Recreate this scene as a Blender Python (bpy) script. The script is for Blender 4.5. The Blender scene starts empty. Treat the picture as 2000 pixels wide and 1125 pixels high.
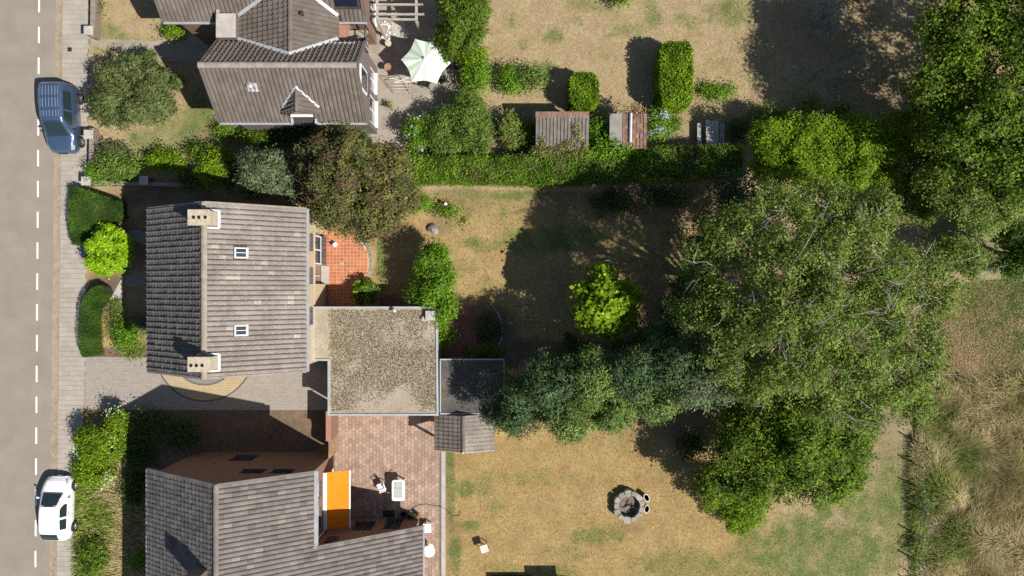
import bpy, bmesh, math, random
import numpy as np
from mathutils import Vector, Matrix

# ---------------------------------------------------------------- camera, sky, sun, exposure
scn = bpy.context.scene
COL = scn.collection
CAM_H = 42.0            # flying height above the street (metres)
FPX = 1333.5            # focal length in photo pixels (24 mm full-frame lens)
cam = bpy.data.objects.new('camera', bpy.data.cameras.new('camera'))
COL.objects.link(cam); scn.camera = cam
cam.location = (0, 0, CAM_H); cam.rotation_euler = (0, 0, 0)
cam.data.sensor_width = 36.0; cam.data.lens = 36.0*FPX/2000.0
cam.data.clip_start = 0.5; cam.data.clip_end = 1000
SUN_EL = math.radians(46.0); SUN_AZ = math.radians(119.5)      # azimuth clockwise from +Y
sunv = Vector((math.sin(SUN_AZ)*math.cos(SUN_EL), math.cos(SUN_AZ)*math.cos(SUN_EL), math.sin(SUN_EL)))
world = bpy.data.worlds.new('World'); scn.world = world; world.use_nodes = True
wn = world.node_tree
sky = wn.nodes.new('ShaderNodeTexSky'); sky.sky_type = 'NISHITA'; sky.sun_disc = False
sky.sun_elevation = SUN_EL; sky.sun_rotation = SUN_AZ
sky.air_density = 1.0; sky.dust_density = 0.6; sky.ozone_density = 1.0
bg = wn.nodes['Background']; bg.inputs[1].default_value = 0.066
wn.links.new(sky.outputs[0], bg.inputs[0])
sun = bpy.data.objects.new('sun', bpy.data.lights.new('sun', 'SUN')); COL.objects.link(sun)
sun.location = sunv*80; sun.rotation_euler = (-sunv).to_track_quat('-Z', 'Y').to_euler()
sun.data.energy = 4.9; sun.data.angle = math.radians(0.53); sun.data.color = (1.0, 0.945, 0.87)
scn.view_settings.view_transform = 'Standard'; scn.view_settings.look = 'None'
scn.view_settings.exposure = 0.5; scn.view_settings.gamma = 1.0
scn.cycles.use_denoising = False
scn.cycles.max_bounces = 6; scn.cycles.transparent_max_bounces = 4
scn.cycles.diffuse_bounces = 3; scn.cycles.glossy_bounces = 2; scn.cycles.transmission_bounces = 3

# ---------------------------------------------------------------- helpers
def W(px, py, h=0.0):
    """a point seen at photo pixel (px,py), known to be h metres above ground"""
    k = (CAM_H-h)/FPX
    return Vector(((px-1000)*k, (562.5-py)*k, h))
def K(h=0.0): return (CAM_H-h)/FPX
ORG = {}
def org(o): return ORG.get(o.name, Vector((0, 0, 0))) if o else Vector((0, 0, 0))
def tag(o, label, cat, group=None):
    o['label'] = label; o['category'] = cat
    if group: o['group'] = group
    return o
def thing(name, label, cat, loc, group=None):
    o = bpy.data.objects.new(name, None); COL.objects.link(o)
    o.empty_display_size = 0.3
    o.location = loc; ORG[o.name] = Vector(loc)
    return tag(o, label, cat, group)
def link(name, me, parent=None, mat=None):
    o = bpy.data.objects.new(name, me); COL.objects.link(o)
    if mat is not None and not me.materials: me.materials.append(mat)
    if parent is not None:
        o.parent = parent; ORG[o.name] = org(parent)
    return o
def finish(me, smooth=False):
    me.update()
    if smooth:
        me.polygons.foreach_set('use_smooth', np.ones(len(me.polygons), bool))
class MB:
    def __init__(s): s.v = []; s.f = []; s.r = []
    def add(s, vs, fs, r=None):
        n = len(s.v); s.v += [tuple(p) for p in vs]
        for q in fs: s.f.append(tuple(i+n for i in q)); s.r.append(0.5 if r is None else r)
        return s
    def box(s, x0, x1, y0, y1, z0, z1, r=None):
        return s.add([(x0,y0,z0),(x1,y0,z0),(x1,y1,z0),(x0,y1,z0),(x0,y0,z1),(x1,y0,z1),(x1,y1,z1),(x0,y1,z1)],
            [(0,3,2,1),(4,5,6,7),(0,1,5,4),(1,2,6,5),(2,3,7,6),(3,0,4,7)], r)
    def obox(s, c, size, rz=0.0, rx=0.0, ry=0.0, r=None):
        m = Matrix.Translation(c) @ Matrix.Rotation(rz, 4, 'Z') @ Matrix.Rotation(ry, 4, 'Y') @ Matrix.Rotation(rx, 4, 'X')
        a, b, d = size[0]/2, size[1]/2, size[2]/2
        vs = [m @ Vector(p) for p in [(-a,-b,-d),(a,-b,-d),(a,b,-d),(-a,b,-d),(-a,-b,d),(a,-b,d),(a,b,d),(-a,b,d)]]
        return s.add(vs, [(0,3,2,1),(4,5,6,7),(0,1,5,4),(1,2,6,5),(2,3,7,6),(3,0,4,7)], r)
    def beam(s, p, q, w, h, r=None):
        p = Vector(p); q = Vector(q); d = (q-p); L = d.length; d.normalize()
        up = Vector((0,0,1)) if abs(d.z) < 0.95 else Vector((1,0,0))
        a = d.cross(up).normalized(); b = a.cross(d).normalized()
        vs = []
        for t in (p, q):
            vs += [t-a*w/2-b*h/2, t+a*w/2-b*h/2, t+a*w/2+b*h/2, t-a*w/2+b*h/2]
        return s.add(vs, [(0,3,2,1),(4,5,6,7),(0,1,5,4),(1,2,6,5),(2,3,7,6),(3,0,4,7)], r)
    def prism(s, poly, z0, z1, r=None):
        n = len(poly)
        vs = [(p[0],p[1],z0) for p in poly]+[(p[0],p[1],z1) for p in poly]
        fs = [tuple(range(n-1,-1,-1)), tuple(range(n,2*n))]+[(i,(i+1)%n,(i+1)%n+n,i+n) for i in range(n)]
        return s.add(vs, fs, r)
    def slab(s, pts, t, r=None):
        """solid plate: polygon pts (3-D, counter-clockwise from above) with thickness t downward"""
        n = len(pts)
        vs = [tuple(p) for p in pts]+[(p[0],p[1],p[2]-t) for p in pts]
        fs = [tuple(range(n)), tuple(range(2*n-1,n-1,-1))]+[(i,i+n,(i+1)%n+n,(i+1)%n) for i in range(n)]
        return s.add(vs, fs, r)
    def ngon(s, pts, r=None): return s.add(pts, [tuple(range(len(pts)))], r)
    def tube(s, pts, rads, n=6, r=None):
        pts = [Vector(p) for p in pts]
        if not hasattr(rads, '__len__'): rads = [rads]*len(pts)
        rings = []; a = None
        for i, p in enumerate(pts):
            d = (pts[min(i+1,len(pts)-1)]-pts[max(i-1,0)])
            if d.length < 1e-9: d = Vector((0,0,1))
            d.normalize()
            if a is None:
                a = d.cross(Vector((0.31,0.95,0.1)) if abs(d.y) < 0.9 else Vector((1,0,0))).normalized()
            a = (a-d*a.dot(d)).normalized(); b = d.cross(a)
            rings.append([p+(a*math.cos(2*math.pi*j/n)+b*math.sin(2*math.pi*j/n))*rads[i] for j in range(n)])
        vs = [q for ring in rings for q in ring]
        fs = [(i*n+j, i*n+(j+1)%n, (i+1)*n+(j+1)%n, (i+1)*n+j) for i in range(len(pts)-1) for j in range(n)]
        fs += [tuple(range(n-1,-1,-1)), tuple((len(pts)-1)*n+j for j in range(n))]
        return s.add(vs, fs, r)
    def lathe(s, prof, c=(0,0,0), n=20, sx=1.0, sy=1.0, rz=0.0, r=None):
        vs = []
        for (rad, z) in prof:
            for j in range(n):
                a = 2*math.pi*j/n; x = rad*math.cos(a)*sx; y = rad*math.sin(a)*sy
                vs.append((c[0]+x*math.cos(rz)-y*math.sin(rz), c[1]+x*math.sin(rz)+y*math.cos(rz), c[2]+z))
        fs = [(i*n+j, i*n+(j+1)%n, (i+1)*n+(j+1)%n, (i+1)*n+j) for i in range(len(prof)-1) for j in range(n)]
        if prof[0][0] > 1e-6: fs.append(tuple(range(n-1,-1,-1)))
        if prof[-1][0] > 1e-6: fs.append(tuple((len(prof)-1)*n+j for j in range(n)))
        return s.add(vs, fs, r)
    def mesh(s, name, mat, o=Vector((0,0,0)), bevel=0.0, smooth=False):
        me = bpy.data.meshes.new(name)
        me.from_pydata([(p[0]-o[0],p[1]-o[1],p[2]-o[2]) for p in s.v], [], s.f)
        a = me.attributes.new('rnd', 'FLOAT', 'FACE'); a.data.foreach_set('value', s.r)
        if bevel > 0:
            bm = bmesh.new(); bm.from_mesh(me)
            bmesh.ops.bevel(bm, geom=list(bm.edges), offset=bevel, segments=1, affect='EDGES', profile=0.5)
            bm.to_mesh(me); bm.free()
        me.materials.append(mat); finish(me, smooth)
        return me
    def build(s, name, mat, parent=None, bevel=0.0, smooth=False):
        return link(name, s.mesh(name, mat, org(parent), bevel, smooth), parent)
def struct(name, mb, mat):
    o = mb.build(name, mat); o['kind'] = 'structure'; return o
def stuff(o): o['kind'] = 'stuff'; return o

# ---------------------------------------------------------------- materials
def newmat(name):
    m = bpy.data.materials.new(name); m.use_nodes = True
    nt = m.node_tree; b = nt.nodes['Principled BSDF']
    return m, nt, b
def nd(nt, t, **kw):
    n = nt.nodes.new(t)
    for k, v in kw.items(): setattr(n, k, v)
    return n
def pos(nt): return nd(nt, 'ShaderNodeNewGeometry').outputs['Position']
def noise(nt, scale, detail=5.0, vec=None, rough=0.6, dist=0.0):
    n = nd(nt, 'ShaderNodeTexNoise'); n.inputs['Scale'].default_value = scale
    n.inputs['Detail'].default_value = detail; n.inputs['Roughness'].default_value = rough
    n.inputs['Distortion'].default_value = dist
    nt.links.new(vec if vec is not None else pos(nt), n.inputs['Vector'])
    return n.outputs['Fac']
def ramp(nt, fac, stops):
    r = nd(nt, 'ShaderNodeValToRGB'); el = r.color_ramp.elements
    while len(el) < len(stops): el.new(0.5)
    for e, (p, c) in zip(el, stops):
        e.position = p; e.color = (*c, 1) if len(c) == 3 else c
    nt.links.new(fac, r.inputs[0]); return r.outputs[0]
def mix(nt, fac, a, b, mode='MIX'):
    n = nd(nt, 'ShaderNodeMix', data_type='RGBA', blend_type=mode)
    for s, i in ((fac, 0), (a, 6), (b, 7)):
        if isinstance(s, (int, float)): n.inputs[i].default_value = s
        elif isinstance(s, tuple): n.inputs[i].default_value = (*s, 1)
        else: nt.links.new(s, n.inputs[i])
    return n.outputs[2]
def math_(nt, op, a, b=None, clamp=False):
    n = nd(nt, 'ShaderNodeMath', operation=op, use_clamp=clamp)
    for s, i in ((a, 0), (b, 1)):
        if s is None: continue
        if isinstance(s, (int, float)): n.inputs[i].default_value = s
        else: nt.links.new(s, n.inputs[i])
    return n.outputs[0]
def attr(nt, name): return nd(nt, 'ShaderNodeAttribute', attribute_name=name).outputs['Fac']
def bump(nt, b, h, strength=0.5, dist=0.02):
    n = nd(nt, 'ShaderNodeBump'); n.inputs['Strength'].default_value = strength; n.inputs['Distance'].default_value = dist
    nt.links.new(h, n.inputs['Height']); nt.links.new(n.outputs[0], b.inputs['Normal'])
def lerp3(a, b, t): return tuple(x+(y-x)*t for x, y in zip(a, b))
def PM(name, dark, light, scale=3.0, fine=25.0, rough=0.85, bmp=0.3, bdist=0.01, var=0.0, spec=0.3, metal=0.0, spot=None, mid=None):
    """weathered plain surface: two noises give the colour, a fine one the relief; var = per-piece value change from attribute rnd"""
    m, nt, b = newmat(name)
    n1 = noise(nt, scale, 6); n2 = noise(nt, fine, 4)
    f = math_(nt, 'ADD', math_(nt, 'MULTIPLY', n1, 0.65), math_(nt, 'MULTIPLY', n2, 0.35))
    st = [(0.36, dark), (0.64, light)] if mid is None else [(0.34, dark), (0.5, mid), (0.66, light)]
    c = ramp(nt, f, st)
    if spot:
        sc, col, th = spot
        c = mix(nt, ramp(nt, noise(nt, sc, 3, rough=0.7), [(th, (0,0,0)), (min(th+0.07, 1), (1,1,1))]), c, col)
    if var:
        v = math_(nt, 'ADD', math_(nt, 'MULTIPLY', attr(nt, 'rnd'), 2*var), 1-var)
        cc = nd(nt, 'ShaderNodeCombineColor')
        for i in range(3): nt.links.new(v, cc.inputs[i])
        c = mix(nt, 1.0, c, cc.outputs[0], 'MULTIPLY')
    nt.links.new(c, b.inputs['Base Color'])
    b.inputs['Roughness'].default_value = rough; b.inputs['Specular IOR Level'].default_value = spec
    b.inputs['Metallic'].default_value = metal
    if bmp: bump(nt, b, n2, bmp, bdist)
    return m
def BRICK(name, c1, c2, mortar, bw=0.22, bh=0.065, horiz=False, ms=0.012, grime=None, rot=0.0):
    m, nt, b = newmat(name)
    sx = nd(nt, 'ShaderNodeSeparateXYZ'); nt.links.new(pos(nt), sx.inputs[0])
    cb = nd(nt, 'ShaderNodeCombineXYZ')
    if horiz:
        nt.links.new(sx.outputs[0], cb.inputs[0]); nt.links.new(sx.outputs[1], cb.inputs[1])
    else:
        nt.links.new(math_(nt, 'ADD', sx.outputs[0], sx.outputs[1]), cb.inputs[0]); nt.links.new(sx.outputs[2], cb.inputs[1])
    vec = cb.outputs[0]
    if rot:
        mp = nd(nt, 'ShaderNodeMapping'); mp.inputs['Rotation'].default_value = (0,0,rot); nt.links.new(vec, mp.inputs[0]); vec = mp.outputs[0]
    t = nd(nt, 'ShaderNodeTexBrick'); nt.links.new(vec, t.inputs['Vector'])
    t.inputs['Color1'].default_value = (*c1,1); t.inputs['Color2'].default_value = (*c2,1); t.inputs['Mortar'].default_value = (*mortar,1)
    t.inputs['Scale'].default_value = 1.0; t.inputs['Mortar Size'].default_value = ms
    t.inputs['Brick Width'].default_value = bw; t.inputs['Row Height'].default_value = bh
    n = noise(nt, 1.3, 6)
    c = mix(nt, ramp(nt, n, [(0.35,(0,0,0)),(0.7,(1,1,1))]), t.outputs[0], grime or lerp3(c1, mortar, 0.5))
    c2_ = mix(nt, 0.4, t.outputs[0], c)
    c3_ = mix(nt, 0.35, c2_, ramp(nt, noise(nt, 30, 3), [(0.3,(0.3,0.3,0.3)),(0.7,(1,1,1))]), 'MULTIPLY')
    nt.links.new(c3_, b.inputs['Base Color'])
    b.inputs['Roughness'].default_value = 0.9; b.inputs['Specular IOR Level'].default_value = 0.2
    bump(nt, b, math_(nt, 'SUBTRACT', 1.0, t.outputs['Fac']), 0.5, 0.01)
    return m
def LEAF(name, dark, mid, light, trans=0.28, rough=0.6, patch=0.0, pcol=None, spec=0.15):
    m, nt, b = newmat(name)
    if dark[1] > dark[0] and dark[1] > dark[2]:      # living green: full summer strength
        dark, mid, light = [(q[0]*1.12*g_, q[1]*1.08*g_, q[2]*0.72*g_) for q, g_ in ((dark,0.5),(mid,0.98),(light,1.32))]
    c = ramp(nt, attr(nt, 'rnd'), [(0.0, dark), (0.5, mid), (1.0, light)])
    if pcol:
        c = mix(nt, ramp(nt, noise(nt, patch, 3), [(0.48,(0,0,0)),(0.62,(1,1,1))]), c, mix(nt, attr(nt,'rnd'), lerp3(pcol,(0,0,0),0.45), pcol))
    nt.links.new(c, b.inputs['Base Color'])
    b.inputs['Roughness'].default_value = rough; b.inputs['Specular IOR Level'].default_value = spec
    tr = nd(nt, 'ShaderNodeBsdfTranslucent')
    nt.links.new(mix(nt, 1.0, c, (1.3, 1.35, 0.6), 'MULTIPLY'), tr.inputs[0])
    ms = nd(nt, 'ShaderNodeMixShader'); ms.inputs[0].default_value = trans
    nt.links.new(b.outputs[0], ms.inputs[1]); nt.links.new(tr.outputs[0], ms.inputs[2])
    nt.links.new(ms.outputs[0], nt.nodes['Material Output'].inputs[0])
    return m
def PAINT(name, col, rough=0.3, metal=0.0, coat=0.0, spec=0.5, var=0.08):
    m, nt, b = newmat(name)
    c = ramp(nt, noise(nt, 2.5, 4), [(0.3, tuple(x*(1-var) for x in col)), (0.7, col)])
    nt.links.new(c, b.inputs['Base Color'])
    b.inputs['Roughness'].default_value = rough; b.inputs['Metallic'].default_value = metal
    b.inputs['Coat Weight'].default_value = coat; b.inputs['Coat Roughness'].default_value = 0.08
    b.inputs['Specular IOR Level'].default_value = spec
    return m

# numpy value noise (for where things grow)
def vnoise(x, y, scale, seed):
    r = np.random.RandomState(seed).rand(64, 64)
    u = x*scale; v = y*scale
    i = np.floor(u).astype(int); j = np.floor(v).astype(int); a = u-i; c = v-j
    a = a*a*(3-2*a); c = c*c*(3-2*c)
    g = lambda p, q: r[p % 64, q % 64]
    return (g(i,j)*(1-a)+g(i+1,j)*a)*(1-c)+(g(i,j+1)*(1-a)+g(i+1,j+1)*a)*c
def fbm(x, y, scale, seed, o=4):
    s = 0; w = 0
    for k in range(o):
        s = s+vnoise(x, y, scale*2**k, seed+k)*0.5**k; w += 0.5**k
    return s/w
# ---------------------------------------------------------------- material palette
m_asph = PM('asphalt', (0.225,0.196,0.158), (0.275,0.242,0.198), 0.7, 90, 0.95, 0.35, 0.006, spec=0.15)
m_gutter = PM('sandy_gutter', (0.24,0.19,0.125), (0.36,0.30,0.22), 2.5, 40, 0.95, 0.3)
m_line = PM('road_paint', (0.62,0.62,0.60), (0.80,0.80,0.78), 4, 60, 0.8, 0.1, spot=(14,(0.42,0.40,0.36),0.66))
m_slab = PM('paving_slab', (0.30,0.268,0.222), (0.37,0.335,0.285), 0.9, 45, 0.92, 0.25, var=0.07)
m_joint = PM('joint_sand', (0.15,0.125,0.095), (0.23,0.195,0.15), 3, 50, 0.95, 0.2)
m_clinker = BRICK('driveway_clinkers', (0.40,0.355,0.305), (0.325,0.29,0.25), (0.20,0.175,0.145), 0.21, 0.105, True, 0.008, (0.33,0.295,0.25))
m_clinkg = BRICK('grey_clinkers', (0.33,0.31,0.295), (0.27,0.255,0.245), (0.13,0.12,0.11), 0.105, 0.105, True, 0.01)
m_clinky = BRICK('yellow_clinkers', (0.54,0.43,0.26), (0.46,0.365,0.22), (0.24,0.2,0.14), 0.21, 0.105, True, 0.01)
m_clinkd = BRICK('dark_clinkers', (0.17,0.16,0.16), (0.13,0.125,0.12), (0.1,0.09,0.08), 0.105, 0.105, True, 0.01)
m_patbrick = PM('patio_brick', (0.295,0.20,0.15), (0.40,0.285,0.22), 1.6, 40, 0.92, 0.3, var=0.22, spot=(2.3,(0.33,0.29,0.24),0.62))
m_terra = PM('terracotta', (0.37,0.12,0.048), (0.465,0.168,0.07), 1.5, 30, 0.7, 0.12, var=0.13, spot=(1.8,(0.52,0.30,0.19),0.66))
m_grout = PM('pale_grout', (0.46,0.33,0.24), (0.58,0.44,0.33), 3, 30)
m_redtile = PM('dull_red_tiles', (0.17,0.075,0.055), (0.25,0.12,0.085), 2, 30, 0.85, 0.2, var=0.2)
m_gravel = PM('patio_gravel', (0.21,0.185,0.15), (0.36,0.32,0.265), 1.1, 26, 0.95, 0.5, 0.02, mid=(0.29,0.255,0.205))
m_conc = PM('concrete', (0.33,0.31,0.27), (0.46,0.435,0.385), 2.0, 30, 0.9, 0.3, spot=(5,(0.24,0.22,0.18),0.62))
m_concmoss = PM('mossy_concrete', (0.36,0.31,0.22), (0.50,0.44,0.335), 3.0, 28, 0.92, 0.5, spot=(9,(0.20,0.155,0.085),0.58))
m_zinc = PM('zinc', (0.36,0.375,0.39), (0.50,0.515,0.53), 2.0, 20, 0.5, 0.05, metal=0.35)
m_lead = PM('lead_flashing', (0.38,0.39,0.40), (0.54,0.55,0.56), 4.0, 25, 0.6, 0.25, metal=0.1)
m_white = PM('white_paint', (0.72,0.72,0.71), (0.82,0.82,0.81), 2.0, 20, 0.45, 0.05)
m_plast = PM('white_plastic', (0.78,0.78,0.77), (0.86,0.86,0.85), 2.0, 20, 0.35, 0.0)
m_cream = BRICK('cream_brick', (0.60,0.46,0.27), (0.53,0.40,0.225), (0.56,0.45,0.30), 0.21, 0.062)
m_redbrick = BRICK('red_brick', (0.28,0.135,0.092), (0.20,0.098,0.068), (0.24,0.18,0.145), 0.21, 0.062)
m_pinkbrick = BRICK('pink_brick', (0.43,0.21,0.15), (0.36,0.165,0.115), (0.36,0.26,0.21), 0.21, 0.062)
m_mauvebrick = BRICK('mauve_brick', (0.215,0.155,0.145), (0.165,0.12,0.115), (0.20,0.17,0.16), 0.21, 0.062)
m_darkbrick = PM('dark_sill_brick', (0.075,0.06,0.06), (0.13,0.105,0.105), 5, 40, 0.8, 0.3, var=0.2)
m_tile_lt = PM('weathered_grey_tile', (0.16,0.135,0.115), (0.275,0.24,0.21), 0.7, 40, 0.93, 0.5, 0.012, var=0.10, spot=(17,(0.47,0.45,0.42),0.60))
m_tile_shaded = PM('shaded_grey_tile', (0.082,0.077,0.074), (0.125,0.117,0.112), 1.2, 34, 0.9, 0.4, 0.012, var=0.22, spot=(11,(0.36,0.33,0.28),0.665))  # darker copy of the roof tile: west slope shade painted into its colour
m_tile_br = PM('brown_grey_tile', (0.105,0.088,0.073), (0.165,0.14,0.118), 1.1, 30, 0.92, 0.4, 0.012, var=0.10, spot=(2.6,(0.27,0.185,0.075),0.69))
m_tile_s = PM('mottled_grey_tile', (0.115,0.10,0.09), (0.18,0.158,0.14), 1.0, 30, 0.92, 0.4, 0.012, var=0.24, spot=(7,(0.29,0.275,0.255),0.67))
m_tile_sh = PM('lichen_shed_tile', (0.12,0.105,0.09), (0.20,0.178,0.152), 2.0, 24, 0.95, 0.5, 0.012, var=0.15, spot=(6,(0.32,0.27,0.20),0.64))
m_tile_red = PM('old_red_tile', (0.16,0.095,0.072), (0.26,0.155,0.115), 2.0, 24, 0.95, 0.4, var=0.25, spot=(5,(0.34,0.27,0.21),0.6))
m_ridge = PM('lichen_ridge_tile', (0.20,0.17,0.14), (0.30,0.26,0.215), 3.0, 24, 0.95, 0.5, 0.015, var=0.15, spot=(6,(0.50,0.33,0.13),0.66))
m_deck = PM('roof_underlay', (0.03,0.028,0.025), (0.06,0.055,0.05), 3, 20)
m_bitumen = PM('bitumen_felt', (0.05,0.047,0.045), (0.115,0.105,0.095), 0.9, 18, 0.85, 0.3, spot=(1.4,(0.15,0.11,0.075),0.55))
m_glass = PAINT('window_glass', (0.035,0.045,0.055), 0.06, 0.0, 0.0, 0.8)
m_frame_dk = PM('dark_frame', (0.05,0.045,0.045), (0.09,0.08,0.08), 4, 30, 0.5, 0.05)
m_brownpaint = PM('brown_door', (0.20,0.13,0.10), (0.28,0.19,0.15), 3, 30, 0.6, 0.1)
m_black = PM('black_rubber', (0.012,0.012,0.013), (0.03,0.03,0.031), 6, 40, 0.8, 0.1)
m_hole = PM('flue_dark_char', (0.006,0.005,0.005), (0.015,0.013,0.012), 6, 40, 1.0, 0.1)  # near-black paints the dark inside flue mouths; also char on sticks
m_wood = PM('weathered_wood', (0.30,0.265,0.225), (0.44,0.40,0.35), 2.0, 22, 0.9, 0.3, var=0.18)
m_woodb = PM('brown_wood', (0.23,0.135,0.075), (0.34,0.21,0.12), 2.5, 25, 0.85, 0.25, var=0.15)
m_pine = PM('pale_pine', (0.45,0.30,0.17), (0.56,0.40,0.24), 2.5, 25, 0.7, 0.1)
m_greywood = PM('silvered_plank', (0.24,0.23,0.215), (0.45,0.435,0.41), 2.2, 26, 0.92, 0.4, var=0.22, spot=(5,(0.13,0.15,0.08),0.62))
m_steel = PAINT('galvanised_steel', (0.55,0.56,0.57), 0.4, 0.7)
m_darkmetal = PAINT('dark_metal', (0.03,0.032,0.035), 0.45, 0.3)
m_alloy = PAINT('alloy_rim', (0.55,0.56,0.58), 0.3, 0.8)
m_carblue = PAINT('blue_grey_car_paint', (0.095,0.155,0.27), 0.22, 0.6, 1.0)
m_wallbrick = BRICK('brown_garden_brick', (0.27,0.19,0.15), (0.21,0.15,0.12), (0.24,0.2,0.17), 0.21, 0.062)
m_carwhite = PAINT('white_car_paint', (0.84,0.84,0.85), 0.3, 0.0, 0.6, var=0.02)
m_carglass = PAINT('car_glass', (0.018,0.03,0.034), 0.05, 0.0, 0.0, 0.9)
m_lamp = PAINT('headlamp_glass', (0.45,0.48,0.5), 0.08, 0.3)
m_redlamp = PAINT('tail_lamp', (0.45,0.02,0.02), 0.15)
m_rib = PAINT('roof_rib_highlight', (0.30,0.36,0.45), 0.25, 0.4, 0.5)
m_orange = PM('orange_awning_cloth', (0.76,0.175,0.004), (0.84,0.215,0.006), 1.5, 60, 0.85, 0.05, var=0.06)
m_bark = PM('grey_bark', (0.10,0.085,0.065), (0.20,0.17,0.135), 6, 40, 0.95, 0.5)
m_palebark = PM('pale_bark', (0.26,0.23,0.20), (0.42,0.385,0.34), 6, 40, 0.95, 0.5)
m_twig = PM('twiggy_core', (0.022,0.026,0.012), (0.05,0.055,0.025), 6, 40, 0.95, 0.5)
m_stone = PM('rough_stone', (0.20,0.19,0.155), (0.35,0.335,0.285), 5, 30, 0.95, 0.6, 0.02, var=0.2)
m_soil = PM('dark_soil', (0.075,0.055,0.04), (0.15,0.115,0.085), 4, 26, 0.97, 0.6, 0.02)
m_ash = PM('ashy_soil', (0.13,0.095,0.075), (0.21,0.165,0.135), 4, 26, 0.97, 0.6, 0.02, spot=(4,(0.26,0.18,0.07),0.62))
m_greenbin = PAINT('green_bin_plastic', (0.05,0.19,0.05), 0.45)
m_purple = PAINT('purple_plastic', (0.16,0.07,0.30), 0.4)
m_terrapot = PM('clay_pot', (0.33,0.15,0.09), (0.44,0.22,0.14), 4, 30, 0.9, 0.2)
m_pinkflower = LEAF('pink_petals', (0.55,0.16,0.30), (0.70,0.30,0.42), (0.80,0.5,0.58), 0.2)
m_lilac = LEAF('lilac_petals', (0.36,0.34,0.58), (0.48,0.47,0.70), (0.66,0.66,0.82), 0.2)
m_whitefl = LEAF('pale_leaf_tips', (0.36,0.46,0.26), (0.50,0.58,0.42), (0.66,0.72,0.60), 0.2)
m_solar = PAINT('solar_panel', (0.012,0.015,0.03), 0.12, 0.0, 0.0, 0.6)

L_yew   = LEAF('clipped_dark_green', (0.022,0.055,0.010), (0.045,0.105,0.016), (0.085,0.16,0.025))
L_lime  = LEAF('lime_green_leaf', (0.12,0.24,0.008), (0.20,0.36,0.012), (0.29,0.46,0.03), 0.32)
L_gold  = LEAF('golden_green_leaf', (0.07,0.14,0.008), (0.125,0.22,0.012), (0.195,0.29,0.022), 0.3)
L_bright= LEAF('fresh_green_leaf', (0.05,0.13,0.012), (0.10,0.21,0.018), (0.18,0.31,0.035), 0.3)
L_mid   = LEAF('mid_green_leaf', (0.05,0.10,0.02), (0.098,0.168,0.036), (0.175,0.25,0.07))
L_deep  = LEAF('deep_green_leaf', (0.036,0.078,0.010), (0.078,0.140,0.018), (0.145,0.21,0.034))
L_birch = LEAF('pale_birch_leaf', (0.068,0.122,0.028), (0.128,0.196,0.050), (0.205,0.275,0.092), 0.3)
L_cyp   = LEAF('blue_cypress_spray', (0.022,0.052,0.030), (0.048,0.092,0.050), (0.10,0.15,0.082), 0.15, 0.6)
L_cypg  = LEAF('grey_green_spray', (0.045,0.085,0.035), (0.095,0.15,0.06), (0.19,0.255,0.115), 0.18, 0.6)
L_blue  = LEAF('silver_blue_needle', (0.040,0.066,0.046), (0.085,0.122,0.085), (0.16,0.20,0.145), 0.12, 0.6)
L_brown = LEAF('bronze_leaf', (0.050,0.054,0.020), (0.105,0.108,0.042), (0.175,0.175,0.08), 0.2, 0.6, 0.9, (0.17,0.105,0.065))
L_olean = LEAF('long_grey_green_leaf', (0.045,0.076,0.034), (0.085,0.122,0.055), (0.145,0.18,0.095), 0.22)
L_tip   = LEAF('rusty_shoot_tip', (0.15,0.075,0.03), (0.24,0.12,0.05), (0.34,0.2,0.09), 0.15, 0.6)
L_cone  = LEAF('brown_cone', (0.14,0.085,0.045), (0.22,0.14,0.075), (0.30,0.21,0.12), 0.1, 0.7)
L_shade = LEAF('ivy_dark_leaf', (0.022,0.05,0.014), (0.045,0.085,0.022), (0.075,0.125,0.035), 0.2)
L_dead  = LEAF('dead_grey_twig', (0.20,0.185,0.16), (0.31,0.295,0.265), (0.44,0.42,0.38), 0.05, 0.9)
L_maple = LEAF('maple_leaf', (0.09,0.17,0.006), (0.15,0.255,0.010), (0.215,0.325,0.022), 0.32)
L_straw = LEAF('straw_blade', (0.16,0.125,0.05), (0.345,0.28,0.13), (0.53,0.455,0.265), 0.25, 0.7)
L_weed  = LEAF('weed_blade', (0.05,0.10,0.014), (0.105,0.165,0.026), (0.21,0.27,0.065), 0.3, 0.6)
L_dryleaf = LEAF('dry_leaf', (0.16,0.10,0.045), (0.27,0.185,0.09), (0.40,0.30,0.17), 0.15, 0.8)

# ---------------------------------------------------------------- foliage
def unit(a): return a/np.maximum(np.linalg.norm(a, axis=1, keepdims=True), 1e-9)
def leaf_mesh(name, P, N, T, L, Wd, rnd, mat, o, fold=0.12, curl=-0.10):
    n = len(P); B = np.cross(N, T)
    L = L[:,None]; Wd = Wd[:,None]
    V = np.empty((n,4,3))
    V[:,0] = P-T*L*0.5
    V[:,1] = P+B*Wd*0.5+N*Wd*fold
    V[:,2] = P+T*L*0.5+N*L*curl
    V[:,3] = P-B*Wd*0.5+N*Wd*fold
    V = V.reshape(-1,3)-np.array(o)
    me = bpy.data.meshes.new(name)
    me.vertices.add(4*n); me.vertices.foreach_set('co', V.ravel().astype(np.float32))
    me.loops.add(4*n); me.loops.foreach_set('vertex_index', np.arange(4*n, dtype=np.int32))
    me.polygons.add(n); me.polygons.foreach_set('loop_start', np.arange(0,4*n,4,dtype=np.int32))
    me.update(calc_edges=True)
    a = me.attributes.new('rnd','FLOAT','FACE'); a.data.foreach_set('value', rnd.astype(np.float32))
    me.materials.append(mat)
    return me
def sphere_dirs(rs, n, zmin=-0.25):
    z = zmin+(1-zmin)*rs.rand(n)**0.85; t = rs.rand(n)*2*np.pi; s = np.sqrt(np.maximum(1-z*z, 0))
    return np.stack([s*np.cos(t), s*np.sin(t), z], 1)
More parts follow.
